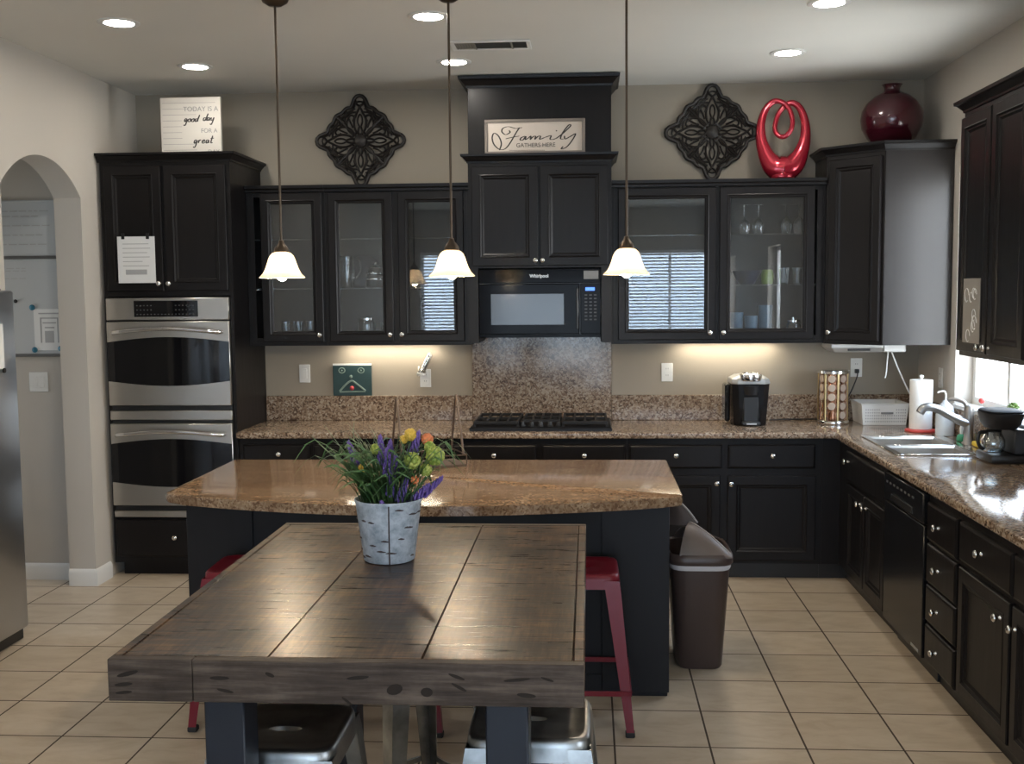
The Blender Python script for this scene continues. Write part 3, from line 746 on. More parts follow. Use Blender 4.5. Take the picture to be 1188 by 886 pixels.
# pendants over the island
proto = None
for x, lbl in ((-1.370, 'lit pendant lamp hanging left, before the oven-side glass cabinets'), (-.605, 'lit pendant lamp hanging in the middle, left of the microwave'), (.166, 'lit pendant lamp hanging right of the microwave')):
    if proto is None:
        p_ = thing('pendant_lamp', lbl, 'pendant lamp', (0, 0, H), 'bell shaded pendants over the island')
        MB().lathe([(.001, -.034), (.030, -.032), (.055, -.016), (.062, -.0005)], (0, 0, H), 24).build('canopy', M['bronze'], p_, 60)
        MB().lathe([(.0055, -1.075), (.0055, -.03)], (0, 0, H), 10).build('rod', M['bronze'], p_)
        MB().lathe([(.001, -1.050), (.010, -1.052), (.014, -1.066), (.024, -1.078), (.032, -1.090), (.034, -1.104), (.001, -1.104)], (0, 0, H), 20).build('socket_cup', M['bronze'], p_, 60)
        pr = [(.024, -1.1045), (.040, -1.1085), (.052, -1.120), (.060, -1.138), (.066, -1.158), (.074, -1.180), (.085, -1.200), (.103, -1.218)]
        MB().lathe(pr + [(r - .0035, z - .002) for r, z in pr[::-1]], (0, 0, H), 32, cap0=False, cap1=False).build('shade', M['shade'], p_, 60, 'frosted white glass shade')
        MB().ball((0, 0, H - 1.196), .026, 14, .038).build('bulb', M['bulb'], p_, 60, 'glowing bulb')
        proto = p_
    else:
        p_ = copy_tree(proto); p_['label'] = lbl
    p_.location = (x, -2.2, H)

# ------------------------------------------------------------------ island
t_ = thing('island', 'charcoal-painted kitchen island base', 'kitchen island', (-.70, -2.13, 0))
ix0, ix1, iy0, iy1 = -1.722, .328, -2.50, -1.755
mb = MB(); mb.box(ix0, ix1, iy0, iy1, 0, .849, .003); mb.build('body', M['island'], t_, 30)
mb = MB(); mb.box(.050, ix1 + .006, iy0 - .010, iy0, .02, .849, .002); mb.build('end_panel', M['island'], t_)
mb = MB(); mb.box(ix0 - .006, -1.44, iy0 - .010, iy0, .02, .849, .002); mb.build('end_panel', M['island'], t_)
mb = MB(); mb.box(-1.44, .05, iy0 - .008, iy0, 0, .095, .002); mb.build('base_rail', M['island'], t_)
n = 28
front = [(-1.752 + (.372 + 1.752)*k/n, -2.645 - .235*math.sin(PI*k/n)**.85 - .02*k/n) for k in range(n + 1)]
poly = [(.380, -1.69), (-1.785, -1.69), (-1.780, -2.60)] + front + [(.380, -2.62)]
tag(MB().prism(poly, 'z', .851, .890, .010).build('worktop', M['granite_isl']), 'golden granite island top with a bowed front edge', 'worktop')

# ------------------------------------------------------------------ rustic table
TX0, TX1, TY0, TY1, TZ0, TZ1 = -1.056, -.012, -4.768, -3.340, .826, .920
t_ = thing('rustic_table', 'dark rough-sawn wooden counter-height table on navy legs', 'table', (-.53, -4.05, 0))
mb = MB(); q = [TX0 + .024, -.705, -.365, TX1 - .024]
for a, b in zip(q, q[1:]): mb.box(a + .0010, b - .0010, TY0 + .028, TY1 - .028, TZ1 - .034, TZ1, .0018)
mb.build('tabletop', M['table_top'], t_)
MB().box(TX0 + .03, TX1 - .03, TY0 + .03, TY1 - .03, TZ0, TZ1 - .036).build('core', M['table_edge'], t_, 0)
MB().box(TX0 + .190, TX1, TY0, TY0 + .027, TZ0, TZ1 + .0005, .002).build('apron', M['table_edge'], t_)
MB().box(TX0, TX0 + .189, TY0, TY0 + .027, TZ0, TZ1 + .0005, .002).build('apron', M['table_edge'], t_)
MB().box(TX0, TX1, TY1 - .027, TY1, TZ0, TZ1 + .0005, .002).build('apron', M['table_edge'], t_)
MB().box(TX0, TX0 + .023, TY0 + .0275, TY1 - .0275, TZ0, TZ1 + .0005, .002).build('apron', M['table_top'], t_)
MB().box(TX1 - .023, TX1, TY0 + .0275, TY1 - .0275, TZ0, TZ1 + .0005, .002).build('apron', M['table_top'], t_)
kn = MB()   # gouges and knots on the front edge
for u, v, a, b, r in ((.045,.062,.034,.007,.25),(.035,.038,.028,.006,.1),(.035,.020,.026,.005,.1),(.250,.055,.030,.006,0),(.262,.027,.026,.005,-.2),(.362,.064,.015,.006,-.4),(.555,.060,.034,.006,.1),
                      (.635,.035,.024,.016,.3),(.705,.030,.018,.014,0),(.770,.065,.026,.005,-.35),(.775,.042,.026,.005,-.5),(.900,.060,.040,.005,.1),(.965,.062,.020,.004,-.3),(.920,.026,.028,.007,-.1),(.53,.008,.020,.004,-.7)):
    c, s_ = math.cos(r), math.sin(r); L = []
    for yy, k in ((TY0 + .001, .8), (TY0 - .0006, .72)):
        L.append([(TX0 + u + c*a*k*math.cos(2*PI*i/12) - s_*b*k*math.sin(2*PI*i/12), yy, TZ0 + v + s_*a*k*math.cos(2*PI*i/12) + c*b*k*math.sin(2*PI*i/12)) for i in range(12)])
    kn.skin(L)
o = kn.build('knots', mat('dark_knot', (.017,.012,.009), .7, spec=.2), t_); o['kind'] = 'stuff'
for x0, x1, y0, y1 in ((-.868, -.776, -4.70, -4.60), (-.232, -.136, -4.70, -4.60), (-.868, -.776, -3.54, -3.44), (-.232, -.136, -3.54, -3.44)):
    MB().box(x0, x1, y0, y1, 0, TZ0 - .001, .004).build('leg', M['navy_post'], t_)

# ------------------------------------------------------------------ stools
def se(a, h, e=5.0):
    c, s = math.cos(a), math.sin(a)
    r = (abs(c)**e + abs(s)**e) ** (-1 / e); return r*h*c, r*h*s
def make_stool(m, lbl, grp, hs=.62):
    t_ = thing('metal_stool', lbl, 'stool', (0, 0, 0), grp)
    N = 48; L = []
    ang = [2*PI*i/N for i in range(N)]
    for a, b, z in ((.042, .016, hs - .016), (.042, .016, hs - .004), (.048, .021, hs - .002)): L.append([(a*math.cos(k), b*math.sin(k), z) for k in ang])
    for h, z, e in ((.095, hs - .001, 4), (.128, hs - .001, 6), (.137, hs + .004, 7), (.147, hs + .004, 8), (.153, hs - .003, 8), (.155, hs - .018, 8), (.160, hs - .052, 8), (.156, hs - .052, 8), (.150, hs - .016, 8), (.13, hs - .006, 6), (.05, hs - .008, 4)):
        L.append([(*se(k, h, e), z) for k in ang])
    L.append([(.044*math.cos(k), .018*math.sin(k), hs - .016) for k in ang])
    MB().skin(L, False, False).build('seat', m, t_, 50)
    for sx, sy in ((1, 1), (1, -1), (-1, 1), (-1, -1)):
        mb = MB(); th = .003
        for ax in (0, 1):
            L = []
            for h, wd, z in ((.1545, .062, hs - .020), (.160, .060, hs - .055), (.184, .046, hs*.5), (.210, .030, .020)):
                if ax == 0: P = [(h, h), (h - wd, h), (h - wd, h - th), (h - th*1.0, h - th)]
                else: P = [(h, h), (h, h - wd), (h - th, h - wd), (h - th, h - th)]
                L.append([(sx*x, sy*y, z) for x, y in P])
            mb.skin(L)
        lg = mb.build('leg', m, t_, 30)
        MB().box(min(sx*.176, sx*.213), max(sx*.176, sx*.213), min(sy*.176, sy*.213), max(sy*.176, sy*.213), 0, .022, .004).build('foot', M['rubber'], lg, label='black rubber foot')
    k = .198
    for a, b in (((-k, -k), (k, -k)), ((k, -k), (k, k)), ((k, k), (-k, k)), ((-k, k), (-k, -k))):
        mb = MB(); x0, x1, y0, y1 = min(a[0], b[0]), max(a[0], b[0]), min(a[1], b[1]), max(a[1], b[1])
        mb.box(x0 - .003, x1 + .003, y0 - .003, y1 + .003, .160, .180, .001); mb.build('rung', m, t_)
    return t_
red = make_stool(M['red_metal'], 'red metal stool at the right end of the island', 'red stools at the island')
red.location = (-.040, -2.735, 0)
for x, y, rz, lb in ((-1.375, -2.745, .03, 'red metal stool at the left end of the island, mostly hidden by the table'), (-.780, -2.765, 0, 'red metal stool at the middle of the island, behind the table')):
    s_ = copy_tree(red); s_.location = (x, y, 0); s_.rotation_euler.z = rz; s_['label'] = lb
galv = make_stool(M['galv'], 'galvanised metal stool under the near right corner of the table', 'galvanised stools under the table')
galv.location = (-.152, -4.305, 0)
for x, y, rz, lb in ((-.770, -4.395, 0, 'galvanised metal stool under the near left corner of the table'), (-.550, -3.80, PI/4 - .06, 'galvanised metal stool turned diagonally under the table centre')):
    s_ = copy_tree(galv); s_.location = (x, y, 0); s_.rotation_euler.z = rz; s_['label'] = lb

# ------------------------------------------------------------------ pot of flowers on the table
pc = Vector((-.598, -3.855, TZ1 + .001))
t_ = thing('flower_pot', 'whitewashed metal pot of lavender, grass and bright blooms on the table', 'potted flowers', pc)
pr = [(.001, 0), (.070, 0), (.076, .004), (.098, .176), (.101, .180), (.101, .186), (.097, .186), (.093, .178), (.074, .010), (.001, .010)]
MB().lathe(pr, pc, 40, cap0=False, cap1=False).build('pot', M['pot'], t_, 50)
R_ = lambda z: .0765 + (.0985 - .0765) * z / .18
cd = (Vector((0, -7.04, 0)) - Vector((pc.x, pc.y, 0))).normalized(); a0 = math.atan2(cd.y, cd.x)
MB().tube([pc + Vector((R_(z)*math.cos(a0), R_(z)*math.sin(a0), z)) for z in (.002, .06, .12, .178)], .0022, 6).build('seam', M['bark'], t_, label='brown vertical seam')
bk = MB(); rr = random.Random(4)
for k in range(34):
    a = a0 + rr.uniform(-2.6, 2.6); z = .02 + (k % 9) * .018 + rr.uniform(-.003, .003); ln = rr.uniform(.22, .42)
    bk.tube([pc + Vector(((R_(z) + .0004)*math.cos(a + ln*i/4), (R_(z) + .0004)*math.sin(a + ln*i/4), z + .0008*math.sin(i*1.3))) for i in range(5)], [.0008, .0024, .0030, .0022, .0008], 5)
o = bk.build('bark_marks', M['bark'], t_); o['kind'] = 'stuff'
MB().lathe([(.001, .150), (.089, .150), (.001, .151)], pc, 20, cap0=False, cap1=False).build('soil', M['bark'], t_)
gl = MB(); rr = random.Random(11)
for k in range(300):
    a = rr.uniform(0, 2*PI); r0 = rr.uniform(.0, .075); ln = rr.uniform(.10, .22); out = rr.uniform(.03, .17) * (1.0 if math.cos(a) < .3 else .8)
    if k < 18: ln = rr.uniform(.16, .24); out = rr.uniform(.15, .22); a = rr.choice([PI + rr.uniform(-.7, .7), rr.uniform(-.5, .5), rr.uniform(0, 6.28)])
    b = pc + Vector((r0*math.cos(a), r0*math.sin(a), .152)); d = Vector((math.cos(a), math.sin(a), 0)); tw = rr.uniform(-.4, .4)
    d2 = Vector((math.cos(a + tw), math.sin(a + tw), 0)); droop = rr.uniform(-.05, .05) if k >= 18 else -.07
    pts = spline([b, b + d*out*.25 + Vector((0, 0, ln*.55)), b + d*out*.6 + d2*out*.1 + Vector((0, 0, ln*.9)), b + d2*out + Vector((0, 0, ln*.95 + droop))], 3)
    n = len(pts); wv = rr.uniform(.0030, .0058)
    gl.tube(pts, [max(.0004, wv*math.sin(PI*(.18 + .80*i/(n-1)))) for i in range(n)], 4, flat=.25)
o = gl.build('foliage', M['leaf'], t_, 60); o['kind'] = 'stuff'
def atpx(y, px, py):   # a spot on the vertical plane y seen at the photograph's pixel, used to lay the bouquet out
    return None
def sprig(top, base, n=46):
    top = Vector(top); base = Vector(base); mid = (top + base)/2 + Vector((rr.uniform(-.01, .01), 0, .02))
    pts = spline([base, mid, top], 5); mb = MB(); L_ = (top - base).normalized()
    st = MB().tube(pts, .0016, 5).build('stem', M['leaf'], t_)
    for i in range(n):
        k = i / n; p = top - L_*(.085*(1-k)); rad = .011*(1 - .75*k**2)
        a = i*2.4; q = p + Vector((rad*math.cos(a), rad*math.sin(a), 0))
        mb.ball(q, .0052 - .002*k, 6, .0075)
    o = mb.build('lavender_spike', M['lavender'], t_, 60); return o
B = pc + Vector((0, 0, .15))
for x, y, z in ((-.118, .00, .225), (-.018, -.02, .245), (.005, .02, .225), (.035, -.05, .19), (.022, -.06, .15), (.075, .03, .225), (.095, .0, .255), (.160, .02, .115), (.125, -.02, .10), (.062, .05, .205), (.012, -.07, .215), (-.005, -.09, .06), (.068, -.06, .125)):
    sprig(B + Vector((x, y, z - .02)), B + Vector((x*.35, y*.4, .0)))
def bloom(p, r, m, ruff=.16):
    p = B + Vector(p); mb = MB(); n = 22
    for i in range(n):
        k = 1 - 2*(i + .5)/n; a = i*2.39996; s_ = math.sqrt(1 - k*k); d = Vector((s_*math.cos(a), s_*math.sin(a), k))
        mb.ball(p + d*r*.62, r*.40, 8)
    mb.build('bloom', M[m], t_, 60)
    MB().tube(spline([B + Vector((p.x - B.x, p.y - B.y, 0))*.3, p - Vector((0, 0, r))], 4), .002, 5).build('stem', M['leaf'], t_)
for q in (((-.032, -.02, .185), .017, 'lime'), ((.070, .0, .225), .020, 'yellow'), ((.048, .01, .210), .014, 'yellow'), ((.118, .01, .210), .019, 'orange'), ((.082, -.05, .155), .027, 'lime'),
          ((.145, -.02, .165), .030, 'lime'), ((.118, -.03, .125), .020, 'lime'), ((.128, -.01, .19), .018, 'lime'), ((.090, -.06, .100), .013, 'orange'), ((-.070, -.03, .13), .014, 'yellow')):
    bloom(*q)

# wire tray behind the flowers, on the island
tc_ = Vector((-.775, -1.88, .8905))
t_ = thing('wire_tray', 'low tray with two pointed wire handles on the island behind the flowers', 'tray', tc_)
def tl(u, v, z):
    a = .42; return tc_ + Vector((u*math.cos(a) - v*math.sin(a), u*math.sin(a) + v*math.cos(a), z))
mb = MB()
mb.skin([[tl(-.165, -.10, z), tl(.165, -.10, z), tl(.165, .10, z), tl(-.165, .10, z)] for z in (0, .010)]); mb.build('base', M['cord_brown'], t_, 0)
mb = MB()
for z in (.055,): mb.tube([tl(-.165, -.10, z), tl(.165, -.10, z), tl(.165, .10, z), tl(-.165, .10, z)], .004, 6, True)
for u, v in ((-.165, -.1), (.165, -.1), (.165, .1), (-.165, .1), (0, -.1), (0, .1)): mb.tube([tl(u, v, .008), tl(u, v, .055)], .003, 6)
mb.build('rail', M['bronze'], t_)
for u in (-.150, .150):
    MB().tube([tl(u, -.10, .055), tl(u*.98, -.008, .328), tl(u*.98, 0, .334), tl(u*.98, .008, .328), tl(u, .10, .055)], .0056, 8).build('handle', M['cord_brown'], t_, 60, 'tall pointed wire handle')

# ------------------------------------------------------------------ bin, refrigerator
t_ = thing('waste_bin', 'brown plastic kitchen bin with an open swing lid beside the island', 'bin', (.50, -2.0, 0))
def rr_(cx, cy, hx, hy, z, n=40, e=5.0):
    out = []
    for i in range(n):
        a = 2*PI*i/n; c, s_ = math.cos(a), math.sin(a); r = (abs(c)**e + abs(s_)**e) ** (-1/e); out.append((cx + hx*r*c, cy + hy*r*s_, z))
    return out
bc = (.5, -2.005)
MB().skin([rr_(*bc, .098, .150, .0), rr_(*bc, .106, .158, .010), rr_(*bc, .138, .192, .490), rr_(*bc, .134, .188, .490), rr_(*bc, .102, .154, .012)], True, True).build('body', M['bin'], t_, 40)
MB().skin([rr_(*bc, .1385, .1925, .464), rr_(*bc, .142, .196, .474), rr_(*bc, .1415, .1955, .492), rr_(*bc, .136, .190, .494)], False, False).build('liner', M['bag'], t_, 40, 'white bin liner folded over the rim')
MB().skin([rr_(*bc, .147, .200, .488), rr_(*bc, .151, .204, .494), rr_(*bc, .150, .203, .522), rr_(*bc, .140, .193, .536), rr_(*bc, .132, .185, .528), rr_(*bc, .134, .187, .488)], ring=True).build('lid_rim', M['bin'], t_, 40)
def shell(f, nu=16, nv=10, th=.004):
    A = [[Vector(f(i/nu, j/nv)) for i in range(nu + 1)] for j in range(nv + 1)]
    mb = MB(); Vt = [[[mb.bm.verts.new(A[j][i] - Vector((0, 0, th*k))) for i in range(nu + 1)] for j in range(nv + 1)] for k in (0, 1)]
    F_ = mb.bm.faces
    for j in range(nv):
        for i in range(nu):
            F_.new((Vt[0][j][i], Vt[0][j][i+1], Vt[0][j+1][i+1], Vt[0][j+1][i])); F_.new((Vt[1][j][i], Vt[1][j+1][i], Vt[1][j+1][i+1], Vt[1][j][i+1]))
    for j in range(nv):
        for i in (0, nu): F_.new((Vt[0][j][i], Vt[0][j+1][i], Vt[1][j+1][i], Vt[1][j][i]))
    for i in range(nu):
        for j in (0, nv): F_.new((Vt[0][j][i], Vt[0][j][i+1], Vt[1][j][i+1], Vt[1][j][i]))
    return mb
# sloping front and rear shoulders of the lid, with the flap tipped up between them
def gable(y0, dy, h):
    def f(u, v):
        xl = -.098 + .052*v; x = xl + (.138 - xl)*u
        return (bc[0] + x, bc[1] + y0 + dy*v*(.30 + .70*(1 - u)), .527 + h*(1 - u**1.35)*math.sin(PI*.5*v)**.8)
    return f
g1, g2 = gable(-.192, .120, .135), gable(.192, -.080, .075)
sh = shell(g1, th=.006).build('lid_shoulder', M['bin_lid'], t_, 60)
MB().tube([Vector(g1(k/14, 1)) for k in range(15)], .0052, 8).build('edge_bead', M['bin_edge'], sh, 60, 'pale edge bead')
shell(g2, th=.006).build('lid_shoulder', M['bin_lid'], t_, 60)
FA, FB, FC, FD = Vector((.410, -2.095, .760)), Vector((.490, -2.075, .662)), Vector((.362, -2.03, .650)), Vector((.350, -2.01, .735))
def fl_(u, v):
    p = (FA*(1-u) + FB*u)*(1-v) + (FD*(1-u) + FC*u)*v
    return p + Vector((0, -.022*math.sin(PI*v), .006*math.sin(PI*u)))
fo = shell(fl_, th=.010).build('swing_flap', M['bin_lid'], t_, 60)
MB().tube([Vector(fl_(k/8, 0)) - Vector((0, 0, .004)) for k in range(9)], .0065, 8).build('edge_bead', M['bin_edge'], fo, 60, 'pale edge bead')

t_ = thing('refrigerator', 'stainless refrigerator set in the left wall, cut by the left picture edge', 'refrigerator', (-3.2, -2.26, 0))
MB().box(-3.60, -2.885, -2.715, -1.815, .03, 1.755, .004).build('body', M['black'], t_)
MB().box(-2.884, -2.820, -2.235, -1.815, .06, 1.745, .016, 3).build('door', M['steel_v'], t_)
MB().box(-2.884, -2.820, -2.715, -2.241, .06, 1.745, .016, 3).build('door', M['steel_v'], t_)
MB().box(-2.90, -2.850, -2.71, -1.82, 0, .055, .003).build('base_grille', M['black'], t_)
for y in (-2.20, -2.275): MB().tube([(-2.82, y, .75), (-2.775, y, .77), (-2.775, y, 1.53), (-2.82, y, 1.55)], .011, 10).build('handle', M['chrome'], t_, 60)
t_ = thing('note_sheet', 'white paper hanging on the refrigerator at the left picture edge', 'paper', (-2.818, -2.0, 1.5))
MB().box(-2.8195, -2.8185, -2.09, -1.935, 1.37, 1.585).build('sheet', M['paper'], t_, 0)
MB().lathe([(.012, 0), (.012, .006), (.001, .007)], (0, 0, 0), 14, Matrix.Rotation(PI/2, 3, 'Y')).xf(Matrix.Translation((-2.8185, -1.945, 1.36))).build('magnet', M['black'], t_, label='black round magnet')

# ------------------------------------------------------------------ passage: whiteboards, switch
def board(z0, z1, lbl):
    t_ = thing('whiteboard', lbl, 'whiteboard', (-3.6, -.70, z0))
    MB().box(-4.05, -3.105, -.712, -.702, z0, z1).build('surface', M['whiteboard'], t_, 0)
    MB().box(-4.06, -3.098, -.722, -.701, z0 - .018, z0, .002).build('rail', M['aluminium'], t_)
    MB().box(-4.06, -3.098, -.716, -.701, z1, z1 + .012, .002).build('top_rail', M['whiteboard'], t_)
    return t_
b1 = board(1.375, 1.925, 'lower whiteboard with blue magnets in the arched passage'); b2 = board(1.955, 2.27, 'upper whiteboard with handwriting in the arched passage')
mb = MB(); rr = random.Random(3)
for i, z in enumerate((2.215, 2.185, 2.13, 2.075, 2.02)):
    x = -3.56; 
    while x < -3.20 - .05*(i % 2):
        l = rr.uniform(.02, .06); mb.box(x, x + l, -.7135, -.7121, z, z + .006); x += l + .012
o = mb.build('handwriting', M['print_ink'], b2, 0); o['kind'] = 'stuff'
mb = MB()
for i, z in enumerate((1.88, 1.865, 1.82)):
    x = -3.56
    while x < -3.36: l = rr.uniform(.02, .05); mb.box(x, x + l, -.7135, -.7121, z, z + .004); x += l + .012
o = mb.build('handwriting', M['print_ink'], b1, 0); o['kind'] = 'stuff'
s_ = thing('note_sheet', 'pale printed sheet held by teal magnets on the lower whiteboard', 'paper', (-3.22, -.713, 1.52))
MB().box(-3.300, -3.112, -.7140, -.7125, 1.395, 1.64).build('sheet', M['paper'], s_, 0)
mb = MB()
for k in range(4): mb.box(-3.27 + .012*k, -3.14 - .012*k, -.7152, -.7141, 1.61 - k*.028, 1.618 - k*.028)
mb.box(-3.262, -3.254, -.7152, -.7141, 1.44, 1.59); mb.box(-3.158, -3.150, -.7152, -.7141, 1.44, 1.59); mb.box(-3.235, -3.18, -.7152, -.7141, 1.44, 1.51)
mb.build('printing', M['print_ink'], s_, 0)
for x, z, m, lb in ((-3.305, 1.650, 'blue_magnet', 'teal round magnet at the sheet top on the lower whiteboard'), (-3.300, 1.398, 'blue_magnet', 'blue round magnet at the lower left of the whiteboard sheet'), (-3.140, 1.405, 'blue_magnet', 'blue round magnet at the lower right of the whiteboard sheet'), (-3.405, 1.688, 'black', 'black round magnet alone on the lower whiteboard'), (-3.128, 1.645, 'black', 'small dark magnet at the right edge of the lower whiteboard')):
    r = .017 if m != 'black' else .011
    mg = MB().lathe([(r, 0), (r, .005), (r*.7, .009), (.001, .0095)], (0, 0, 0), 16, Matrix.Rotation(PI/2, 3, 'X')).xf(Matrix.Translation((x, -.7155, z))).build('magnet', M[m], None, 50)
    tag(mg, lb, 'magnet', 'magnets on the whiteboard')

def plate(lbl, x, y, z, kind, axis='y', w=.072, h=.118, name='wall_outlet'):
    """wall plate facing -y on a wall at y, or facing -x on a wall at x"""
    t_ = thing(name, lbl, 'outlet' if 'outlet' in name else 'switch', (x, y, z))
    F = frame((x, y, z), (1, 0, 0), (0, -1, 0)) if axis == 'y' else frame((x, y, z), (0, -1, 0), (-1, 0, 0))
    MB().fbox(F, -w/2, w/2, -h/2, h/2, .0005, .006, .002).build('plate', M['white'], t_)
    if kind == 'outlet':
        for dz in (-.021, .021):
            o = MB().fbox(F, -.017, .017, dz - .015, dz + .015, .006, .0085, .002).build('socket', M['white'], t_)
            sl = MB()
            for du in (-.006, .006): sl.fbox(F, du - .001, du + .001, dz - .002, dz + .007, .0085, .0088)
            sl.build('slots', M['ink'], o, 0)
    else:
        n = 2 if w > .1 else 1
        for k in range(n):
            u = (k - (n-1)/2)*.046
            MB().fbox(F, u - .016, u + .016, -.033, .033, .006, .0095, .002).build('rocker', M['white'], t_)
    return t_
plate('white double switch plate below the whiteboards in the passage', -3.293, -.70, 1.205, 'switch', w=.115, name='light_switch')
plate('white switch plate on the back wall left of the slate picture', -1.858, 0, 1.198, 'switch', name='light_switch')
plate('white outlet behind the tilted silver gadget', -1.062, 0, 1.165, 'outlet')
plate('white outlet on the back wall left of the pod coffee maker', .500, 0, 1.197, 'outlet')
plate('white outlet with a black plug above the white basket', 1.693, 0, 1.222, 'outlet')
plate('white outlet on the right wall beside the window, seen edge on', XR, -.455, 1.19, 'outlet', 'x')
t_ = thing('plug_cord', 'black cord plugged in above the white basket', 'cord', (1.693, -.02, 1.2))
MB().box(1.680, 1.706, -.032, -.0095, 1.188, 1.214, .003).build('plug', M['black'], t_)
MB().tube(spline([(1.693, -.030, 1.198), (1.690, -.045, 1.17), (1.66, -.045, 1.09), (1.632, -.035, 1.02), (1.625, -.035, .95), (1.622, -.035, .912), (1.60, -.036, .899), (1.56, -.036, .8975), (1.50, -.036, .897), (1.38, -.04, .897), (1.25, -.04, .897), (1.14, -.08, .897)], 6), .0042, 8).build('cable', M['black'], t_, 60)
# tilted tubular gadget
t_ = thing('tube_gadget', 'silver tube-shaped gadget tilted above the outlet left of the cooktop', 'gadget', (-1.06, -.03, 1.25))
MB().tube([(-1.085, -.030, 1.200), (-1.075, -.032, 1.222), (-1.072, -.032, 1.224), (-1.026, -.036, 1.318), (-1.022, -.036, 1.326)], [.026, .026, .019, .019, .014], 14).build('tube', M['nickel'], t_)
mb = MB()
for k in range(3): mb.ball((-1.063 + .016*k, -.053, 1.245 + .032*k), .005, 8)
mb.build('buttons', M['black'], t_)
MB().lathe([(.030, 0), (.030, .012), (.026, .020), (.001, .021)], (-1.085, -.030, 1.186), 18).build('holder', M['silver_plastic'], t_)
MB().box(-1.105, -1.098, -.040, -.012, 1.18, 1.245, .002).build('clip', M['white'], t_)
MB().box(-1.10, -1.05, -.012, -.0092, 1.19, 1.215, .001).build('wall_mount', M['white'], t_)

# slate picture with a chalk face
t_ = thing('slate_picture', 'teal slate board with a chalk drawing, resting on the backsplash', 'picture', (-1.54, -.02, 1.053))
MB().box(-1.668, -1.414, -.020, -.006, 1.0535, 1.250, .002).build('board', M['teal_board'], t_)
MB().box(-1.668, -1.414, -.018, -.006, 1.2505, 1.262, .001).build('top_edge', M['paper'], t_)
for x in (-1.608, -1.482):
    mb = MB(); P = [(x + .020*math.cos(2*PI*i/14), -.0212, 1.218 + .017*math.sin(2*PI*i/14)) for i in range(14)]
    mb.tube(P, .0035, 6, True); mb.ball((x, -.0212, 1.218), .006, 8); mb.build('chalk_ring', M['chalk'], t_)
mb = MB(); mb.tube(spline([(-1.625, -.0212, 1.082), (-1.585, -.0212, 1.125), (-1.545, -.0212, 1.150), (-1.505, -.0212, 1.125), (-1.455, -.0212, 1.085)], 5), .0065, 6); mb.tube([(-1.625, -.0212, 1.078), (-1.455, -.0212, 1.080)], .005, 6); mb.ball((-1.548, -.0212, 1.178), .011, 8)
mb.build('chalk_arch', M['chalk'], t_)
MB().ball((-1.543, -.0212, 1.103), .015, 12).build('chalk_dot', M['chalk_red'], t_)

# ------------------------------------------------------------------ decoration above the cabinets
def medallion(lbl, cx, cz, s, y=-.012, zmin=None):
    t_ = thing('wall_medallion', lbl, 'wall decoration', (cx, y, cz), 'carved medallions above the cabinets')
    P2 = lambda u, v, d=0: (cx + u*s, y - .008 - d, cz + v*s)
    N = 96; out = []
    for i in range(N):
        a = 2*PI*i/N; k = abs(math.cos(2*a)); q = (a + PI/4) % (PI/2) - PI/4
        r = .775 - .02*abs(math.sin(2*a))
        d = min(abs(q), 1)
        lobe = math.exp(-(d/.205)**4)*.205
        r = max(.0, r*(1 + .025*math.cos(16*a))) + lobe
        out.append((r*math.cos(a)*.98, r*math.sin(a)*.98))
    mb = MB(); mb.tube([P2(*p) for p in out], .042*s, 8, True, up=(0, -1, 0)); 
    mb.tube([P2(u*.87, v*.87) for u, v in out], .020*s, 6, True, up=(0, -1, 0))
    mb.build('border', M['carved'], t_, 60)
    mb = MB(); T_ = lambda pts, r: mb.tube([P2(*p) for p in pts], r*s, 6, up=(0, -1, 0))
    for q in range(4):
        ca, sa = math.cos(q*PI/2), math.sin(q*PI/2); rot = lambda p: (p[0]*ca - p[1]*sa, p[0]*sa + p[1]*ca)
        for sg in (1, -1):
            def tr(pts, r): T_([rot((p[0], sg*p[1])) for p in spline([(a, b, 0) for a, b in pts], 5)], r)
            tr([(.12, 0), (.25, .11), (.45, .13), (.62, .06), (.74, 0)], .026)          # long petal
            tr([(.28, 0), (.40, .05), (.52, .04), (.58, 0)], .020)                       # inner petal
            tr([(.74, 0), (.82, .085), (.93, .09), (.985, 0)], .026)                      # lobe ring
            tr([(.10, .10), (.22, .26), (.40, .30), (.55, .22), (.52, .13), (.42, .16)], .024)   # scroll
            tr([(.62, .06), (.60, .22), (.48, .34), (.36, .30), (.38, .40)], .022)
            tr([(.70, .10), (.62, .26), (.50, .40)], .020)
            tr([(.66, .30), (.54, .34), (.50, .44), (.57, .47), (.61, .40)], .022)
            tr([(.28, .16), (.40, .21), (.52, .28), (.62, .36)], .022)
            tr([(.30, .30), (.34, .42), (.44, .50), (.50, .56)], .022)
            tr([(.08, .04), (.22, .04), (.30, .02)], .024)
        T_([rot((.14, .14)), rot((.30, .30)), rot((.53, .53))], .030)
        T_([rot((.06, .20)), rot((.20, .06))], .026)
    mb.build('scrollwork', M['carved'], t_, 60)
    mb = MB(); mb.lathe([(.15*s, 0), (.14*s, .010), (.08*s, .020), (.001, .024)], (0, 0, 0), 20, Matrix.Rotation(PI/2, 3, 'X')).xf(Matrix.Translation((cx, y - .001, cz)))
    mb.build('rosette', M['carved'], t_)
medallion('dark carved openwork medallion left of the chimney box', -1.455, 2.690, .290)
medallion('dark carved openwork medallion beside the red loop sculpture', .776, 2.705, .296)

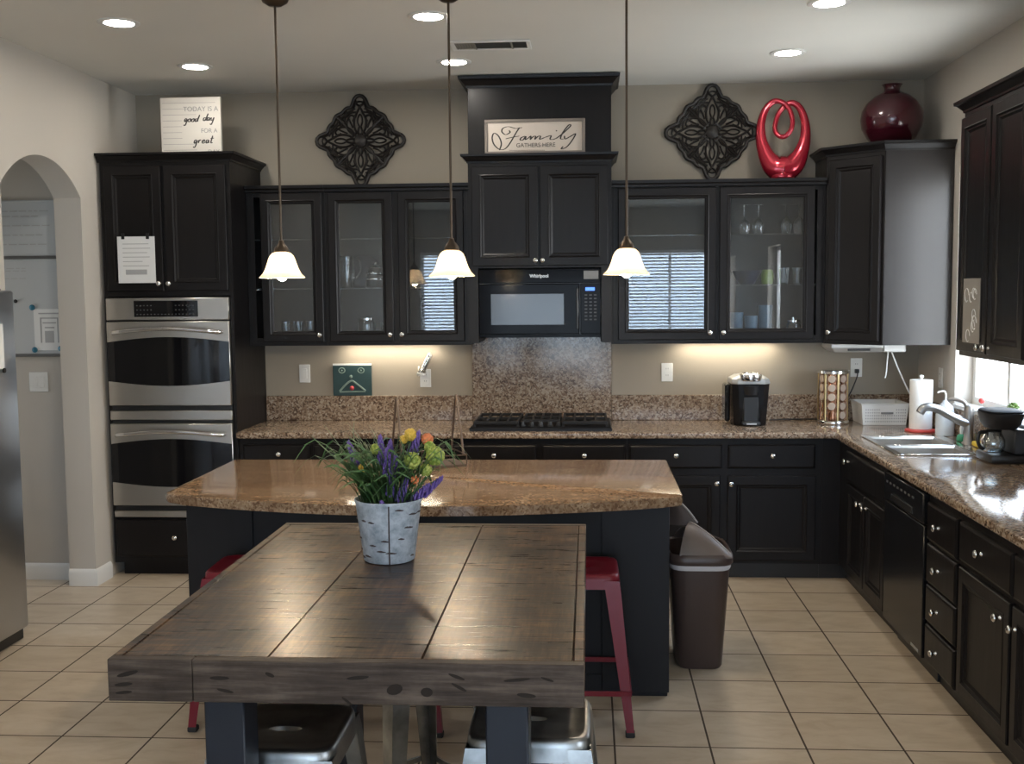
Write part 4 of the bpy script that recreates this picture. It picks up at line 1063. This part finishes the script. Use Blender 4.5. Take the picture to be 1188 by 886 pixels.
# red loop sculpture
sy = -.20; sz = 2.3835
t_ = thing('loop_sculpture', 'glossy red looped sculpture vase on top of the stemware cabinet', 'sculpture', (1.185, sy, sz))
c0 = 1.184
P = [(.000, .070), (-.045, .080), (-.082, .118), (-.112, .178), (-.132, .250), (-.134, .340), (-.108, .425), (-.062, .472), (-.012, .468), (.028, .430), (.050, .370), (.048, .310), (.018, .268), (-.018, .265), (-.045, .298), (-.046, .345), (-.022, .410), (.020, .455), (.062, .462), (.104, .422), (.131, .340), (.132, .250), (.114, .178), (.084, .118), (.047, .080), (.002, .070)]
Rr = [.076, .072, .058, .043, .033, .025, .021, .018, .016, .015, .015, .015, .015, .015, .015, .015, .016, .017, .019, .022, .027, .034, .044, .060, .072, .076]
pts = spline([(c0 + u, 0, sz + v) for u, v in P], 5); rad = []
for i in range(len(pts)):
    k = i / (len(pts)-1) * (len(P)-1); a = int(min(k, len(P)-2)); f = k - a; rad.append(Rr[a]*(1-f) + Rr[a+1]*f)
for i, p in enumerate(pts):
    k = i / (len(pts)-1); p.y = sy + .030*math.sin((k - .5)*9)*math.exp(-((k-.5)/.16)**2)
mb = MB(); mb.tube(pts, rad, 16, up=(0, -1, 0), flat=.72)
for v_ in mb.bm.verts: v_.co.z = max(v_.co.z, sz)
mb.build('loop', M['red_glaze'], t_, 60)
MB().skin([[(c0 + a*math.cos(2*PI*k/24), sy + b*math.sin(2*PI*k/24), sz + z) for k in range(24)] for a, b, z in ((.070, .044, 0), (.073, .047, .004), (.084, .050, .030), (.070, .045, .05))]).build('base', M['red_glaze'], t_, 60)

# round maroon vase on the corner cabinet
vc = (1.803, -.30, 2.5565)
pr = [(.001, 0), (.085, 0), (.092, .004), (.140, .055), (.172, .115), (.180, .165), (.172, .215), (.146, .262), (.105, .298), (.062, .318), (.046, .326), (.044, .345), (.052, .362), (.060, .368), (.054, .370), (.038, .352), (.036, .330), (.001, .32)]
t_ = thing('round_vase', 'round maroon glazed vase on top of the corner cabinet', 'vase', vc)
MB().lathe(pr, vc, 40, cap0=False, cap1=False).build('body', M['maroon'], t_, 60)
vc = (1.905, -2.50, 2.5845)
t_ = thing('ribbed_vase', 'tall dark ribbed vase on the wall cabinet, cut by the right picture edge', 'vase', vc)
pr = [(.001, 0), (.080, 0), (.088, .006)] + [(.096 + .018*math.sin(PI*k/9) + (.004 if k % 2 else 0), .02 + .024*k) for k in range(10)] + [(.080, .255), (.072, .270), (.086, .285), (.080, .288), (.06, .27), (.001, .262)]
MB().lathe(pr, vc, 32, cap0=False, cap1=False).build('body', M['carved'], t_, 60)

# signs
def ribbon(strokes, fn, r, name, m, parent, n=6, pen=.55):
    mb = MB()
    for S in strokes:
        pts = spline([fn(*p) for p in S], n); N = len(pts); rad = []
        for i in range(N):
            d = pts[min(N-1, i+1)] - pts[max(0, i-1)]
            k = abs(d.z)/max(1e-9, d.length) if d.z else 0
            rad.append(r*(pen + (1-pen)*k)*(.45 if i in (0, N-1) else 1))
        mb.tube(pts, rad, 6, flat=.25, up=(0, -1, 0))
    o = mb.build(name, m, parent, 60); return o
t_ = thing('family_sign', 'framed cream sign reading Family gathers here above the microwave cabinet', 'sign', (-.315, -.438, 2.541))
sx0, sx1, sz0, sz1 = -.618, -.018, 2.5410, 2.742; yb = -.432
MB().box(sx0 + .018, sx1 - .018, yb, yb + .012, sz0 + .012, sz1 - .014).build('board', M['sign_board'], t_, 0)
mb = MB(); mb.box(sx0, sx1, yb - .010, yb + .016, sz1 - .017, sz1, .002); mb.box(sx0, sx1, yb - .010, yb + .016, sz0, sz0 + .013, .002)
mb.box(sx0, sx0 + .019, yb - .010, yb + .016, sz0 + .013, sz1 - .017, .002); mb.box(sx1 - .019, sx1, yb - .010, yb + .016, sz0 + .013, sz1 - .017, .002)
mb.build('frame', M['sign_frame'], t_)
def sg(px, py): return (sx0 + (px - 92)/(1090 - 92)*(sx1 - sx0), yb - .0012, sz1 - (py - (75 - (px-92)*.012))/(415 - 75)*(sz1 - sz0))
FAM = [[(440,152),(405,205),(345,305),(295,362),(238,368),(184,318),(167,250),(188,207),(232,238),(258,310),(238,376)], [(468,152),(402,160),(330,143),(277,158),(264,192),(300,222),(345,200),(335,180)], [(300,264),(360,250),(440,236)],
       [(495,238),(458,252),(446,274),(472,276),(503,240),(496,272),(525,258)], [(525,258),(552,238),(545,274)], [(545,274),(575,244),(598,240),(590,272)], [(590,272),(622,242),(648,240),(640,270),(690,252)],
       [(690,252),(752,234),(742,268),(772,272),(800,262)], [(800,182),(812,190)], [(800,264),(870,212),(945,140),(928,130),(872,200),(846,262),(878,268)], [(885,236),(892,268),(940,245),(995,216),(962,280),(905,348),(852,366),(872,342)]]
ribbon(FAM, sg, .0050, 'script_lettering', M['ink'], t_, pen=.36)
lettering('GATHERS HERE', .034, Matrix.Translation(Vector(sg(600, 328))) @ FRONT, M['ink'], t_, 'lettering')
MB().tube([sg(335, 378), sg(690, 378)], .0012, 5).build('flourish', M['ink'], t_)

t_ = thing('good_day_sign', 'square white plank sign with good day lettering on top of the oven cabinet', 'sign', (-2.40, -.47, 2.5585))
gx0, gx1, gz0, gz1 = -2.583, -2.212, 2.5585, 2.905; yb = -.462
MB().box(gx0, gx1, yb, yb + .022, gz0, gz1, .002).build('board', mat('white_plank_board', (.55,.52,.47), .7), t_)
mb = MB()
for k in range(9): mb.box(gx0 + .012, gx0 + (.13 if 2 < k < 7 else .22 if k != 0 else .34), yb - .0008, yb + .001, gz1 - .035 - k*.035, gz1 - .033 - k*.035)
o = mb.build('plank_lines', M['grey_ink'], t_, 0); o['kind'] = 'stuff'
def sg2(px, py): return (gx0 + (px - 165)/(850 - 165)*(gx1 - gx0), yb - .0012, gz1 - (py - 135)/(745 - 135)*(gz1 - gz0))
lettering('TODAY IS A', .040, Matrix.Translation(Vector(sg2(625, 262))) @ FRONT, M['grey_ink'], t_)
lettering('FOR A', .036, Matrix.Translation(Vector(sg2(715, 490))) @ FRONT, M['grey_ink'], t_)
lettering('DAY', .036, Matrix.Translation(Vector(sg2(760, 712))) @ FRONT, M['grey_ink'], t_)
def cursive(word, x, y, h):
    G = {'g': [[(.62,.95),(.25,1.0),(.1,.6),(.3,.42),(.6,.85),(.55,.1),(.35,-.35),(.05,-.2)]], 'o': [[(.45,1),(.1,.8),(.15,.45),(.5,.4),(.62,.75),(.45,1),(.8,.85)]],
         'd': [[(.55,.95),(.15,.9),(.1,.5),(.35,.4),(.58,.8),(.85,1.75)], [(.85,1.75),(.62,.6),(.8,.42)]], 'a': [[(.58,.95),(.2,.95),(.1,.55),(.32,.42),(.6,.9),(.58,.5),(.8,.45)]],
         'y': [[(.1,1),(.15,.5),(.45,.5),(.65,1)], [(.65,1),(.55,.3),(.35,-.35),(.05,-.2)]], 'r': [[(.1,1),(.2,.42)], [(.18,.7),(.4,1),(.62,.95)]],
         'e': [[(.12,.68),(.55,.8),(.42,1.02),(.15,.85),(.15,.5),(.4,.4),(.7,.6)]], 't': [[(.4,1.75),(.28,.6),(.4,.42),(.62,.5)], [(.05,1.2),(.75,1.3)]], ' ': []}
    S = []; cx = x
    for ch in word:
        for st in G[ch]: S.append([(cx + (u + .25*v)*h, y - v*h) for u, v in st])
        cx += h*(.78 if ch != ' ' else .35)
    return S
ribbon(cursive('good', 425, 412, 52) + cursive('day', 640, 405, 55), sg2, .0046, 'script_lettering', M['ink'], t_, pen=.5)
ribbon(cursive('great', 525, 642, 58), sg2, .0046, 'script_lettering', M['ink'], t_, pen=.5)

# papers on the cabinet doors
t_ = thing('note_sheet', 'white paper sheets pinned to the door above the oven', 'paper', (-2.69, -.634, 1.93))
MB().box(-2.806, -2.578, -.6370, -.6345, 1.790, 2.066).build('sheet', M['paper'], t_, 0)
mb = MB()
for k in range(6): mb.box(-2.775, -2.775 + (.16, .17, .15, .165, .12, .16)[k], -.6376, -.6369, 2.02 - k*.026, 2.024 - k*.026)
mb.box(-2.76, -2.63, -.6376, -.6369, 1.84, 1.87); o = mb.build('printing', M['print_ink'], t_, 0); o['kind'] = 'stuff'
for x in (-2.77, -2.62): MB().box(x - .010, x + .010, -.640, -.6371, 2.05, 2.085, .002).build('clip', M['black'], t_)
t_ = thing('patterned_strip', 'grey patterned strip stuck on the wall cabinet door by the window', 'paper', (1.728, -1.97, 1.6))
F = RF(1.7305)
MB().fbox(F, 1.858, 2.075, 1.468, 1.760, .001, .003).build('sheet', mat('mottled_strip', (.27,.25,.22), .7), t_, 0)
rr = random.Random(6); mb = MB()
for k in range(9):
    u, v, r = 1.89 + rr.uniform(0, .15), 1.50 + rr.uniform(0, .23), rr.uniform(.015, .035)
    mb.tube([F(u + r*math.cos(2*PI*i/14)*(1 - i*.03), v + r*math.sin(2*PI*i/14), .0035) for i in range(13)], .0018, 5)
o = mb.build('scroll_pattern', M['paper'], t_); o['kind'] = 'stuff'

# ------------------------------------------------------------------ things on the worktop
zc = CT + .001
# pod coffee maker
k0 = Vector((.985, -.22, zc))
t_ = thing('pod_coffee_maker', 'black pod coffee maker with silver lid on the back worktop', 'coffee maker', k0)
def oct_(hx, hy, z, c=.035, dx=0, dy=0): return [tuple(k0 + Vector((x + dx, y + dy, z))) for x, y in ((-hx+c, -hy), (hx-c, -hy), (hx, -hy+c), (hx, hy-c), (hx-c, hy), (-hx+c, hy), (-hx, hy-c), (-hx, -hy+c))]
MB().skin([oct_(.094, .105, 0), oct_(.098, .110, .010), oct_(.106, .120, .14), oct_(.114, .128, .255)]).build('body', M['black_enamel'], t_, 35)
MB().box(k0.x - .052, k0.x + .052, k0.y - .126, k0.y - .100, k0.z + .018, k0.z + .185, .012).build('front_panel', M['black'], t_, label='dark recessed cup bay')
MB().box(k0.x - .056, k0.x + .056, k0.y - .150, k0.y - .112, k0.z + .004, k0.z + .030, .006).build('drip_tray', M['black'], t_)
MB().box(k0.x - .03, k0.x + .03, k0.y - .1525, k0.y - .1502, k0.z + .011, k0.z + .020).build('tray_badge', M['silver_plastic'], t_, 0)
MB().lathe([(.040, 0), (.050, .03), (.054, .055), (.001, .056)], k0 + Vector((0, -.105, .190)), 22).build('brew_head', M['black'], t_)
MB().skin([oct_(.116, .130, .2555), oct_(.118, .132, .262), oct_(.112, .126, .285), oct_(.080, .100, .306), oct_(.060, .080, .310)]).build('lid', M['silver_plastic'], t_, 35)
MB().skin([[tuple(k0 + Vector((x*s_ + 0, -.10 + y*s_, z))) for x, y in [(.066*math.cos(2*PI*i/28), .062*math.sin(2*PI*i/28)) for i in range(28)]] for s_, z in ((1.0, .275), (1.06, .285), (1.0, .318), (.75, .322), (.70, .314), (.2, .312))]).build('handle_ring', M['chrome'], t_, 50, 'bright silver lift handle')
MB().box(k0.x - .150, k0.x - .118, k0.y - .06, k0.y + .10, k0.z + .02, k0.z + .250, .010).build('water_tank', M['black_gloss'], t_)
# pod carousel
c0 = Vector((1.508, -.20, zc))
t_ = thing('pod_carousel', 'round chrome and copper coffee pod carousel on the back worktop', 'rack', c0)
MB().lathe([(.094, 0), (.096, .004), (.096, .018), (.090, .024), (.001, .025)], c0, 32).build('base', M['chrome'], t_, 50)
MB().lathe([(.090, 0), (.096, .004), (.096, .020), (.088, .024), (.02, .026), (.001, .027)], c0 + Vector((0, 0, .308)), 32).build('top', M['chrome'], t_, 50)
MB().lathe([(.030, .025), (.030, .308)], c0, 16).build('column', M['copper'], t_)
for q in range(7):
    a = -PI/2 + .12 + q*2*PI/7; d = Vector((math.cos(a), math.sin(a), 0)); sd = Vector((-d.y, d.x, 0))
    mb = MB(); mb.tube([c0 + d*.090 + Vector((0, 0, .024)), c0 + d*.090 + Vector((0, 0, .310))], .0075, 8, flat=.5, up=tuple(d)); mb.build('post', M['gold'], t_, 50, 'pale gold upright')
    a2 = a + PI/7; d2 = Vector((math.cos(a2), math.sin(a2), 0)); s2 = Vector((-d2.y, d2.x, 0))
    mb = MB()
    for r_ in range(5): mb.tube([c0 + d2*.072 + s2*.024*math.cos(2*PI*i/14) + Vector((0, 0, .056 + r_*.056 + .024*math.sin(2*PI*i/14))) for i in range(14)], .0022, 5, True)
    mb.tube([c0 + d2*.072 - s2*.024 + Vector((0, 0, .024)), c0 + d2*.072 - s2*.024 + Vector((0, 0, .31))], .002, 5); mb.tube([c0 + d2*.072 + s2*.024 + Vector((0, 0, .024)), c0 + d2*.072 + s2*.024 + Vector((0, 0, .31))], .002, 5)
    mb.build('wire_column', M['copper'], t_)
pod = None
for q in (0, 1, 5, 6):
    a = -PI/2 + .12 + q*2*PI/7 + PI/7
    for r_ in range(5):
        if r_ < 2 and q in (5, 6) and not (q == 6 and r_ == 1): continue
        d = Vector((math.cos(a), math.sin(a), 0))
        if pod is None:
            pod = MB().lathe([(.018, -.040), (.021, -.004), (.0225, 0), (.0225, .002), (.001, .0025)], (0, 0, 0), 16, Matrix.Rotation(PI/2, 3, 'Y')).build('coffee_pod', M['pod'], None, 50)
            tag(pod, 'foil-topped coffee pod held in the round carousel', 'coffee pod', 'pods in the carousel'); p_ = pod
        else: p_ = pod.copy(); C.objects.link(p_)
        p_.location = c0 + d*.080 + Vector((0, 0, .056 + r_*.056)); p_.rotation_euler.z = a
# white perforated basket
t_ = thing('white_basket', 'white perforated plastic basket in the back corner of the worktop', 'basket', (1.79, -.17, zc))
bx0, bx1, by0, by1 = 1.668, 1.925, -.30, -.045
def bq(e, z): return [(bx0 - e, by0 - e, z), (bx1 + e, by0 - e, z), (bx1 + e, by1 + e, z), (bx0 - e, by1 + e, z)]
MB().skin([bq(0, zc), bq(.012, zc + .125), bq(.018, zc + .127), bq(.018, zc + .132), bq(.008, zc + .132), bq(-.004, zc + .006)]).build('body', M['white'], t_, 25)
MB().box(1.772, 1.845, by0 - .0135, by0 - .008, zc + .068, zc + .080, .001).build('handle_slot', M['grey_ink'], t_, 0, 'dark slot handle')
mb = MB()
for i in range(19):
    for j in range(5):
        x = bx0 + .012 + i*.0130; z = zc + .018 + j*.018
        if 1.762 < x < 1.855 and j >= 3: continue
        y = by0 - .012*(z - zc)/.125
        mb.box(x, x + .006, y - .0012, y + .002, z, z + .008)
o = mb.build('perforations', mat('perforation_grey', (.36,.36,.37), .7), t_, 0); o['kind'] = 'stuff'
# paper towel
p0 = Vector((1.922, -.60, zc))
t_ = thing('paper_towel_roll', 'white paper towel roll on the red holder by the sink', 'paper towel', p0 + Vector((0, 0, .017)))
MB().lathe([(.020, .0), (.063, 0), (.064, .004), (.064, .281), (.062, .284), (.020, .284)], p0 + Vector((0, 0, .017)), 40).build('roll', M['towel'], t_, 50)
t_ = thing('towel_holder', 'coral red paper towel holder base by the sink', 'holder', p0)
MB().lathe([(.086, 0), (.088, .004), (.086, .012), (.070, .016), (.001, .0162)], p0, 40).build('base', M['red_plastic'], t_, 50)
MB().lathe([(.008, .3012), (.008, .312), (.014, .316), (.012, .326), (.001, .33)], p0, 14).build('post_tip', M['white'], t_, 50)
# soap bottle and sponge by the sink
b0 = Vector((2.000, -.79, zc))
t_ = thing('soap_bottle', 'clear bluish bottle with a hooked pump in front of the window', 'bottle', b0)
MB().lathe([(.046, 0), (.052, .004), (.052, .12), (.042, .165), (.018, .188), (.013, .20), (.001, .20)], b0, 24, sq=.8).build('bottle', M['soap'], t_, 50)
MB().tube(spline([b0 + Vector((0, 0, .20)), b0 + Vector((0, 0, .235)), b0 + Vector((-.01, 0, .25)), b0 + Vector((-.04, -.005, .247)), b0 + Vector((-.045, -.006, .240))], 4), .005, 8).build('pump', M['white'], t_, 50)
sp_ = MB().box(2.008, 2.052, -1.30, -1.20, zc, zc + .026, .005).build('sponge', M['yellow_sponge']); tag(sp_, 'yellow sponge behind the sink beside the faucet', 'sponge')
b0 = Vector((2.015, -1.02, zc))
t_ = thing('dish_brush', 'small green scrubbing brush standing behind the faucet', 'brush', b0)
MB().lathe([(.024, 0), (.026, .01), (.022, .03), (.012, .038), (.001, .039)], b0, 16).build('head', M['green'], t_)
MB().lathe([(.008, .038), (.010, .07), (.006, .085), (.001, .086)], b0, 12).build('handle', M['white'], t_)
# window-sill things
s0 = Vector((2.135, -1.42, WZ0 + .005))
t_ = thing('succulent', 'small green succulent on the window sill above the drip coffee maker', 'plant', s0)
MB().lathe([(.022, 0), (.028, .04), (.029, .044), (.024, .044), (.001, .038)], s0, 18).build('pot', M['white'], t_)
mb = MB(); rr = random.Random(5)
for k in range(26):
    a = k*2.4; e = .15 + 1.25*k/26; d = Vector((math.cos(a)*math.cos(e), math.sin(a)*math.cos(e), math.sin(e)))
    mb.tube([s0 + Vector((0, 0, .045)) + d*q for q in (.004, .018, .030, .036)], [.004, .008, .006, .0008], 6, flat=.6)
o = mb.build('leaves', M['green_jar'], t_, 60); o['kind'] = 'stuff'
s0 = Vector((2.130, -.985, WZ0 + .005))
t_ = thing('red_ornament', 'small round red ornament on the window sill', 'ornament', s0)
MB().lathe([(.010, 0), (.012, .004), (.003, .010), (.003, .030)], s0, 12).build('stand', M['white'], t_)
MB().ball(s0 + Vector((0, 0, .042)), .016, 14).build('ball', M['red_plastic'], t_)
# drip coffee maker
d0 = Vector((1.975, -1.72, zc))
t_ = thing('drip_coffee_maker', 'black drip coffee maker with glass carafe at the right picture edge', 'coffee maker', d0)
MB().box(1.885, 2.050, -1.830, -1.615, zc, zc + .042, .010, 2).build('base', M['black'], t_)
MB().box(1.990, 2.050, -1.825, -1.620, zc + .043, zc + .160, .006).build('tower', M['black'], t_)
MB().skin([rr_(1.960, -1.723, .092 - e*.5, .115 - e*.5, z, 36, 3.2) for e, z in ((.060, zc + .160), (.022, zc + .185), (.004, zc + .222), (.0, zc + .236), (.008, zc + .238))]).build('brew_head', M['black'], t_, 40)
MB().skin([rr_(1.960, -1.723, .088 - e, .111 - e, z, 36, 3.2) for e, z in ((0, zc + .2385), (.0, zc + .244), (.010, zc + .249))]).build('lid', M['matt_black'], t_, 40)
cv = MB().lathe([(.040, .0), (.048, .004), (.055, .03), (.054, .06), (.040, .088), (.036, .098), (.033, .098), (.037, .086), (.051, .06), (.052, .03), (.046, .007)], (1.930, -1.72, zc + .043), 28, cap0=True, cap1=False).build('carafe', M['clear'], t_, 50, 'clear glass carafe')
MB().lathe([(.037, .0985), (.038, .104), (.030, .110), (.001, .111)], (1.930, -1.72, zc + .043), 20).build('carafe_lid', M['black'], cv)
MB().tube(spline([(1.893, -1.735, zc + .140), (1.858, -1.745, zc + .138), (1.848, -1.748, zc + .105), (1.862, -1.744, zc + .070), (1.880, -1.738, zc + .062)], 4), .0075, 8, flat=1.3).build('carafe_handle', M['black'], cv, 60)
# under-cabinet radio
t_ = thing('mounted_radio', 'silver radio hanging under the corner cabinet', 'radio', (1.56, -.42, 1.39))
rb = lambda e, z: [(1.452 - e, -.455 - e, z), (1.735, -.455 - e, z), (1.735, -.20, z), (1.452 - e, -.20, z)]
MB().skin([rb(-.012, 1.344), rb(0, 1.352), rb(.018, 1.372), rb(.018, 1.3915)]).build('body', M['silver_plastic'], t_, 30)
MB().box(1.53, 1.66, -.472, -.460, 1.3535, 1.366, .001).build('controls', M['black'], t_, 0)
t_ = thing('cord_box', 'white plug box with two dangling white cords under the corner cabinet', 'power adapter', (1.81, -.42, 1.38))
MB().box(1.738, 1.868, -.470, -.330, 1.345, 1.3915, .006).build('box', M['white'], t_)
MB().tube(spline([(1.770, -.45, 1.346), (1.765, -.45, 1.29), (1.762, -.45, 1.23), (1.755, -.45, 1.19)], 4), .0042, 8).build('cord', M['white'], t_)
MB().tube(spline([(1.790, -.45, 1.346), (1.83, -.44, 1.25), (1.90, -.40, 1.12), (1.965, -.32, 1.03), (1.985, -.25, .93)], 5), .0042, 8).build('cord', M['white'], t_)

# ------------------------------------------------------------------ things in the glass cabinets
S0, S1, S2 = 1.4135, 1.7525, 2.0585
def goblet(x, y, z, lbl):
    g = MB().lathe([(.030, 0), (.036, .035), (.037, .06), (.028, .085), (.008, .100), (.004, .108), (.0035, .160), (.006, .172), (.034, .178), (.034, .180), (.001, .181)], (0, 0, 0), 20, cap0=False, cap1=False).build('wine_glass', M['clear'], None, 60)
    g.location = (x, y, z); return tag(g, lbl, 'wine glass', 'upturned stemware')
for x, lb in ((.958, 'upturned wine glass at the left end of the top shelf'), (1.045, 'second upturned wine glass from the left on the top shelf'), (1.212, 'third upturned wine glass from the left on the top shelf'), (1.290, 'upturned wine glass at the right end of the top shelf')):
    goblet(x, -.17, S2, lb)
def pot_(name, lbl, cat, x, y, z, pr, m, seg=24, grp=None):
    o = MB().lathe(pr, (0, 0, 0), seg, cap0=True, cap1=False).build(name, M[m], None, 50); o.location = (x, y, z); return tag(o, lbl, cat, grp)
cupP = lambda r, h: [(r*.8, 0), (r*.86, .004), (r, h), (r - .004, h), (r*.8, .008), (.001, .008)]
pot_('serving_bowl', 'dark blue bowl on the middle shelf of the stemware cabinet', 'bowl', .975, -.17, S1, [(.045, 0), (.05, .006), (.088, .07), (.092, .085), (.088, .085), (.05, .012), (.001, .01)], 'dark_bowl')
pot_('green_jar', 'green ceramic jar on the middle shelf of the stemware cabinet', 'jar', 1.105, -.15, S1, [(.03, 0), (.034, .004), (.04, .05), (.032, .085), (.028, .09), (.024, .09), (.001, .08)], 'green_jar')
for x, lb in ((1.205, 'left glass tumbler on the middle shelf of the stemware cabinet'), (1.285, 'right glass tumbler on the middle shelf of the stemware cabinet')):
    pot_('glass_tumbler', lb, 'glass', x, -.16, S1, cupP(.034, .10), 'clear', grp='glass tumblers')
pot_('tall_cup', 'blue cup at the left on the bottom shelf of the stemware cabinet', 'cup', .920, -.14, S0, cupP(.042, .165), 'blue_cup', grp='blue cups')
pot_('tall_cup', 'blue cup second from the left on the bottom shelf of the stemware cabinet', 'cup', 1.005, -.17, S0, cupP(.042, .145), 'blue_cup', grp='blue cups')
pot_('tall_cup', 'taller blue cup in the middle of the bottom shelf of the stemware cabinet', 'cup', 1.095, -.15, S0, cupP(.045, .21), 'blue_cup', grp='blue cups')
t_ = thing('storage_jar', 'lidded glass jar at the right end of the bottom shelf of the stemware cabinet', 'jar', (1.265, -.16, S0))
MB().lathe([(.045, 0), (.05, .005), (.05, .09), (.04, .105), (.037, .105), (.046, .088), (.046, .01), (.001, .008)], (1.265, -.16, S0), 24, cap0=True, cap1=False).build('jar', M['clear'], t_, 50)
MB().lathe([(.042, .1055), (.042, .118), (.012, .122), (.012, .134), (.001, .135)], (1.265, -.16, S0), 20).build('lid', M['chrome'], t_)
# left cabinets
t_ = thing('glass_pitcher', 'glass pitcher on the middle shelf of the cabinet left of the microwave', 'pitcher', (-1.525, -.17, S1))
MB().lathe([(.045, 0), (.05, .005), (.058, .08), (.048, .17), (.052, .20), (.048, .20), (.044, .17), (.054, .08), (.046, .012), (.001, .01)], (-1.525, -.17, S1), 26, cap0=True, cap1=False).build('pitcher', M['clear'], t_, 50)
MB().tube(spline([(-1.475, -.185, S1 + .18), (-1.440, -.195, S1 + .17), (-1.432, -.197, S1 + .11), (-1.465, -.187, S1 + .06)], 4), .006, 8).build('handle', M['clear'], t_, 60)
t_ = thing('steel_kettle', 'dark kettle with steel bands on the middle shelf left of the microwave', 'kettle', (-1.345, -.16, S1))
MB().lathe([(.062, 0), (.066, .005), (.060, .08), (.046, .125), (.001, .126)], (-1.345, -.16, S1), 26).build('body', M['black'], t_, 50)
for z in (.05, .085): MB().lathe([(.0655 - (z - .05)*.12, z), (.0662 - (z - .05)*.12, z + .005), (.0650 - (z - .05)*.13, z + .010)], (-1.345, -.16, S1), 26, cap0=False, cap1=False).build('band', M['chrome'], t_, 50)
MB().lathe([(.044, .1265), (.03, .142), (.008, .148), (.008, .158), (.001, .16)], (-1.345, -.16, S1), 20).build('lid', M['chrome'], t_, 50)
pl_ = MB().lathe([(.001, 0), (.07, .001), (.105, .012), (.107, .015), (.07, .005), (.001, .004)], (0, 0, 0), 32, Matrix.Rotation(PI/2 + .18, 3, 'X') , cap0=False, cap1=False).build('plate', M['dark_bowl'], None, 50)
pl_.location = (-1.432, -.068, S1 + .108); tag(pl_, 'dark plate propped upright behind the pitcher and kettle', 'plate')
t_ = thing('canister', 'ribbed glass canister on the bottom shelf left of the microwave', 'canister', (-1.405, -.16, S0))
MB().lathe([(.055, 0), (.06, .006)] + [(.060 + .002*(k % 2), .01 + .012*k) for k in range(10)] + [(.05, .135), (.046, .135), (.054, .12), (.054, .012), (.001, .01)], (-1.405, -.16, S0), 26, cap0=True, cap1=False).build('jar', M['clear'], t_, 50)
MB().lathe([(.052, .1355), (.052, .150), (.001, .152)], (-1.405, -.16, S0), 22).build('lid', M['chrome'], t_, 50)
pot_('glass_tumbler', 'glass tumbler beside the ribbed canister on the bottom shelf', 'glass', -1.290, -.15, S0, cupP(.036, .12), 'clear')
pot_('green_jar', 'dark green jar on the bottom shelf just left of the microwave', 'jar', -.985, -.14, S0, [(.03, 0), (.034, .004), (.036, .04), (.026, .055), (.022, .055), (.001, .05)], 'green')
for k, (x, lb) in enumerate(((-1.93, 'left glass tumbler in the cabinet next to the oven'), (-1.85, 'middle glass tumbler in the cabinet next to the oven'), (-1.77, 'right glass tumbler in the cabinet next to the oven'))):
    pot_('glass_tumbler', lb, 'glass', x, -.16, S0, cupP(.034, .13), 'clear', grp='tumblers next to the oven')
SKY = 6.0; EXPO = 1.32

# ------------------------------------------------------------------ light, sky, camera
def portal(loc, rot, sx, sy):
    l = bpy.data.lights.new('window_portal', 'AREA'); l.shape = 'RECTANGLE'; l.size = sx; l.size_y = sy; l.cycles.is_portal = True
    o = bpy.data.objects.new('window_portal', l); o.location = loc; o.rotation_euler = rot; C.objects.link(o)
portal((XR + .19, (WY0+WY1)/2, (WZ0+WZ1)/2), (0, PI/2, 0), WZ1-WZ0, WY1-WY0)
portal((XR + .19, -6.125, 1.56), (0, PI/2, 0), 1.32, .85)
portal((XR + .19, -9.65, 1.56), (0, PI/2, 0), 1.32, .7)
for a0, a1, z0, z1 in RW: portal(((a0+a1)/2, YR - .17, (z0+z1)/2), (PI/2, 0, 0), a1-a0, z1-z0)
portal((-4.87, -1.325, 1.45), (0, -PI/2, 0), 1.1, .35)
w = bpy.data.worlds.new('sky'); bpy.context.scene.world = w; w.use_nodes = True
t = w.node_tree; bg = t.nodes['Background']
tc = t.nodes.new('ShaderNodeTexCoord'); sp = t.nodes.new('ShaderNodeSeparateXYZ'); rp = t.nodes.new('ShaderNodeValToRGB')
t.links.new(tc.outputs['Generated'], sp.inputs[0])
mr = t.nodes.new('ShaderNodeMapRange'); mr.inputs['From Min'].default_value = -1; t.links.new(sp.outputs[2], mr.inputs['Value']); t.links.new(mr.outputs[0], rp.inputs['Fac'])
e = rp.color_ramp.elements; e[0].position = .46; e[0].color = (.84, .86, .86, 1); e[1].position = .80; e[1].color = (.58, .75, 1.0, 1)
q = e.new(.51); q.color = (.95, .97, 1.0, 1)
t.links.new(rp.outputs[0], bg.inputs['Color']); bg.inputs['Strength'].default_value = SKY
sc = bpy.context.scene
cam = bpy.data.cameras.new('camera'); co = bpy.data.objects.new('camera', cam); C.objects.link(co); sc.camera = co
f_, cx_, cy_ = 1267.979, 604.0044, 446.467; tilt, yaw, roll = .083930, -.062514, -.0085
fw = Vector((-.06247374, .99451964, -.08383145)); rt = Vector((.99804142, .06198177, -.00846093)); up = Vector((.00321854, .08419585, .99644403))
co.matrix_world = Matrix(((rt.x, up.x, -fw.x, 0), (rt.y, up.y, -fw.y, -7.04195), (rt.z, up.z, -fw.z, 1.71136), (0, 0, 0, 1)))
cam.sensor_width = 36; cam.sensor_fit = 'HORIZONTAL'; cam.lens = f_ / 1188 * 36
cam.shift_x = (594 - cx_) / 1188; cam.shift_y = (cy_ - 443) / 1188; cam.clip_start = .05
sc.view_settings.view_transform = 'Standard'; sc.view_settings.look = 'None'; sc.view_settings.gamma = 1
sc.view_settings.exposure = EXPO; sc.view_settings.use_curve_mapping = False
sc.cycles.use_denoising = True; sc.cycles.max_bounces = 10; sc.cycles.diffuse_bounces = 5; sc.cycles.glossy_bounces = 5
sc.cycles.transparent_max_bounces = 24; sc.cycles.transmission_bounces = 8; sc.cycles.sample_clamp_indirect = 8
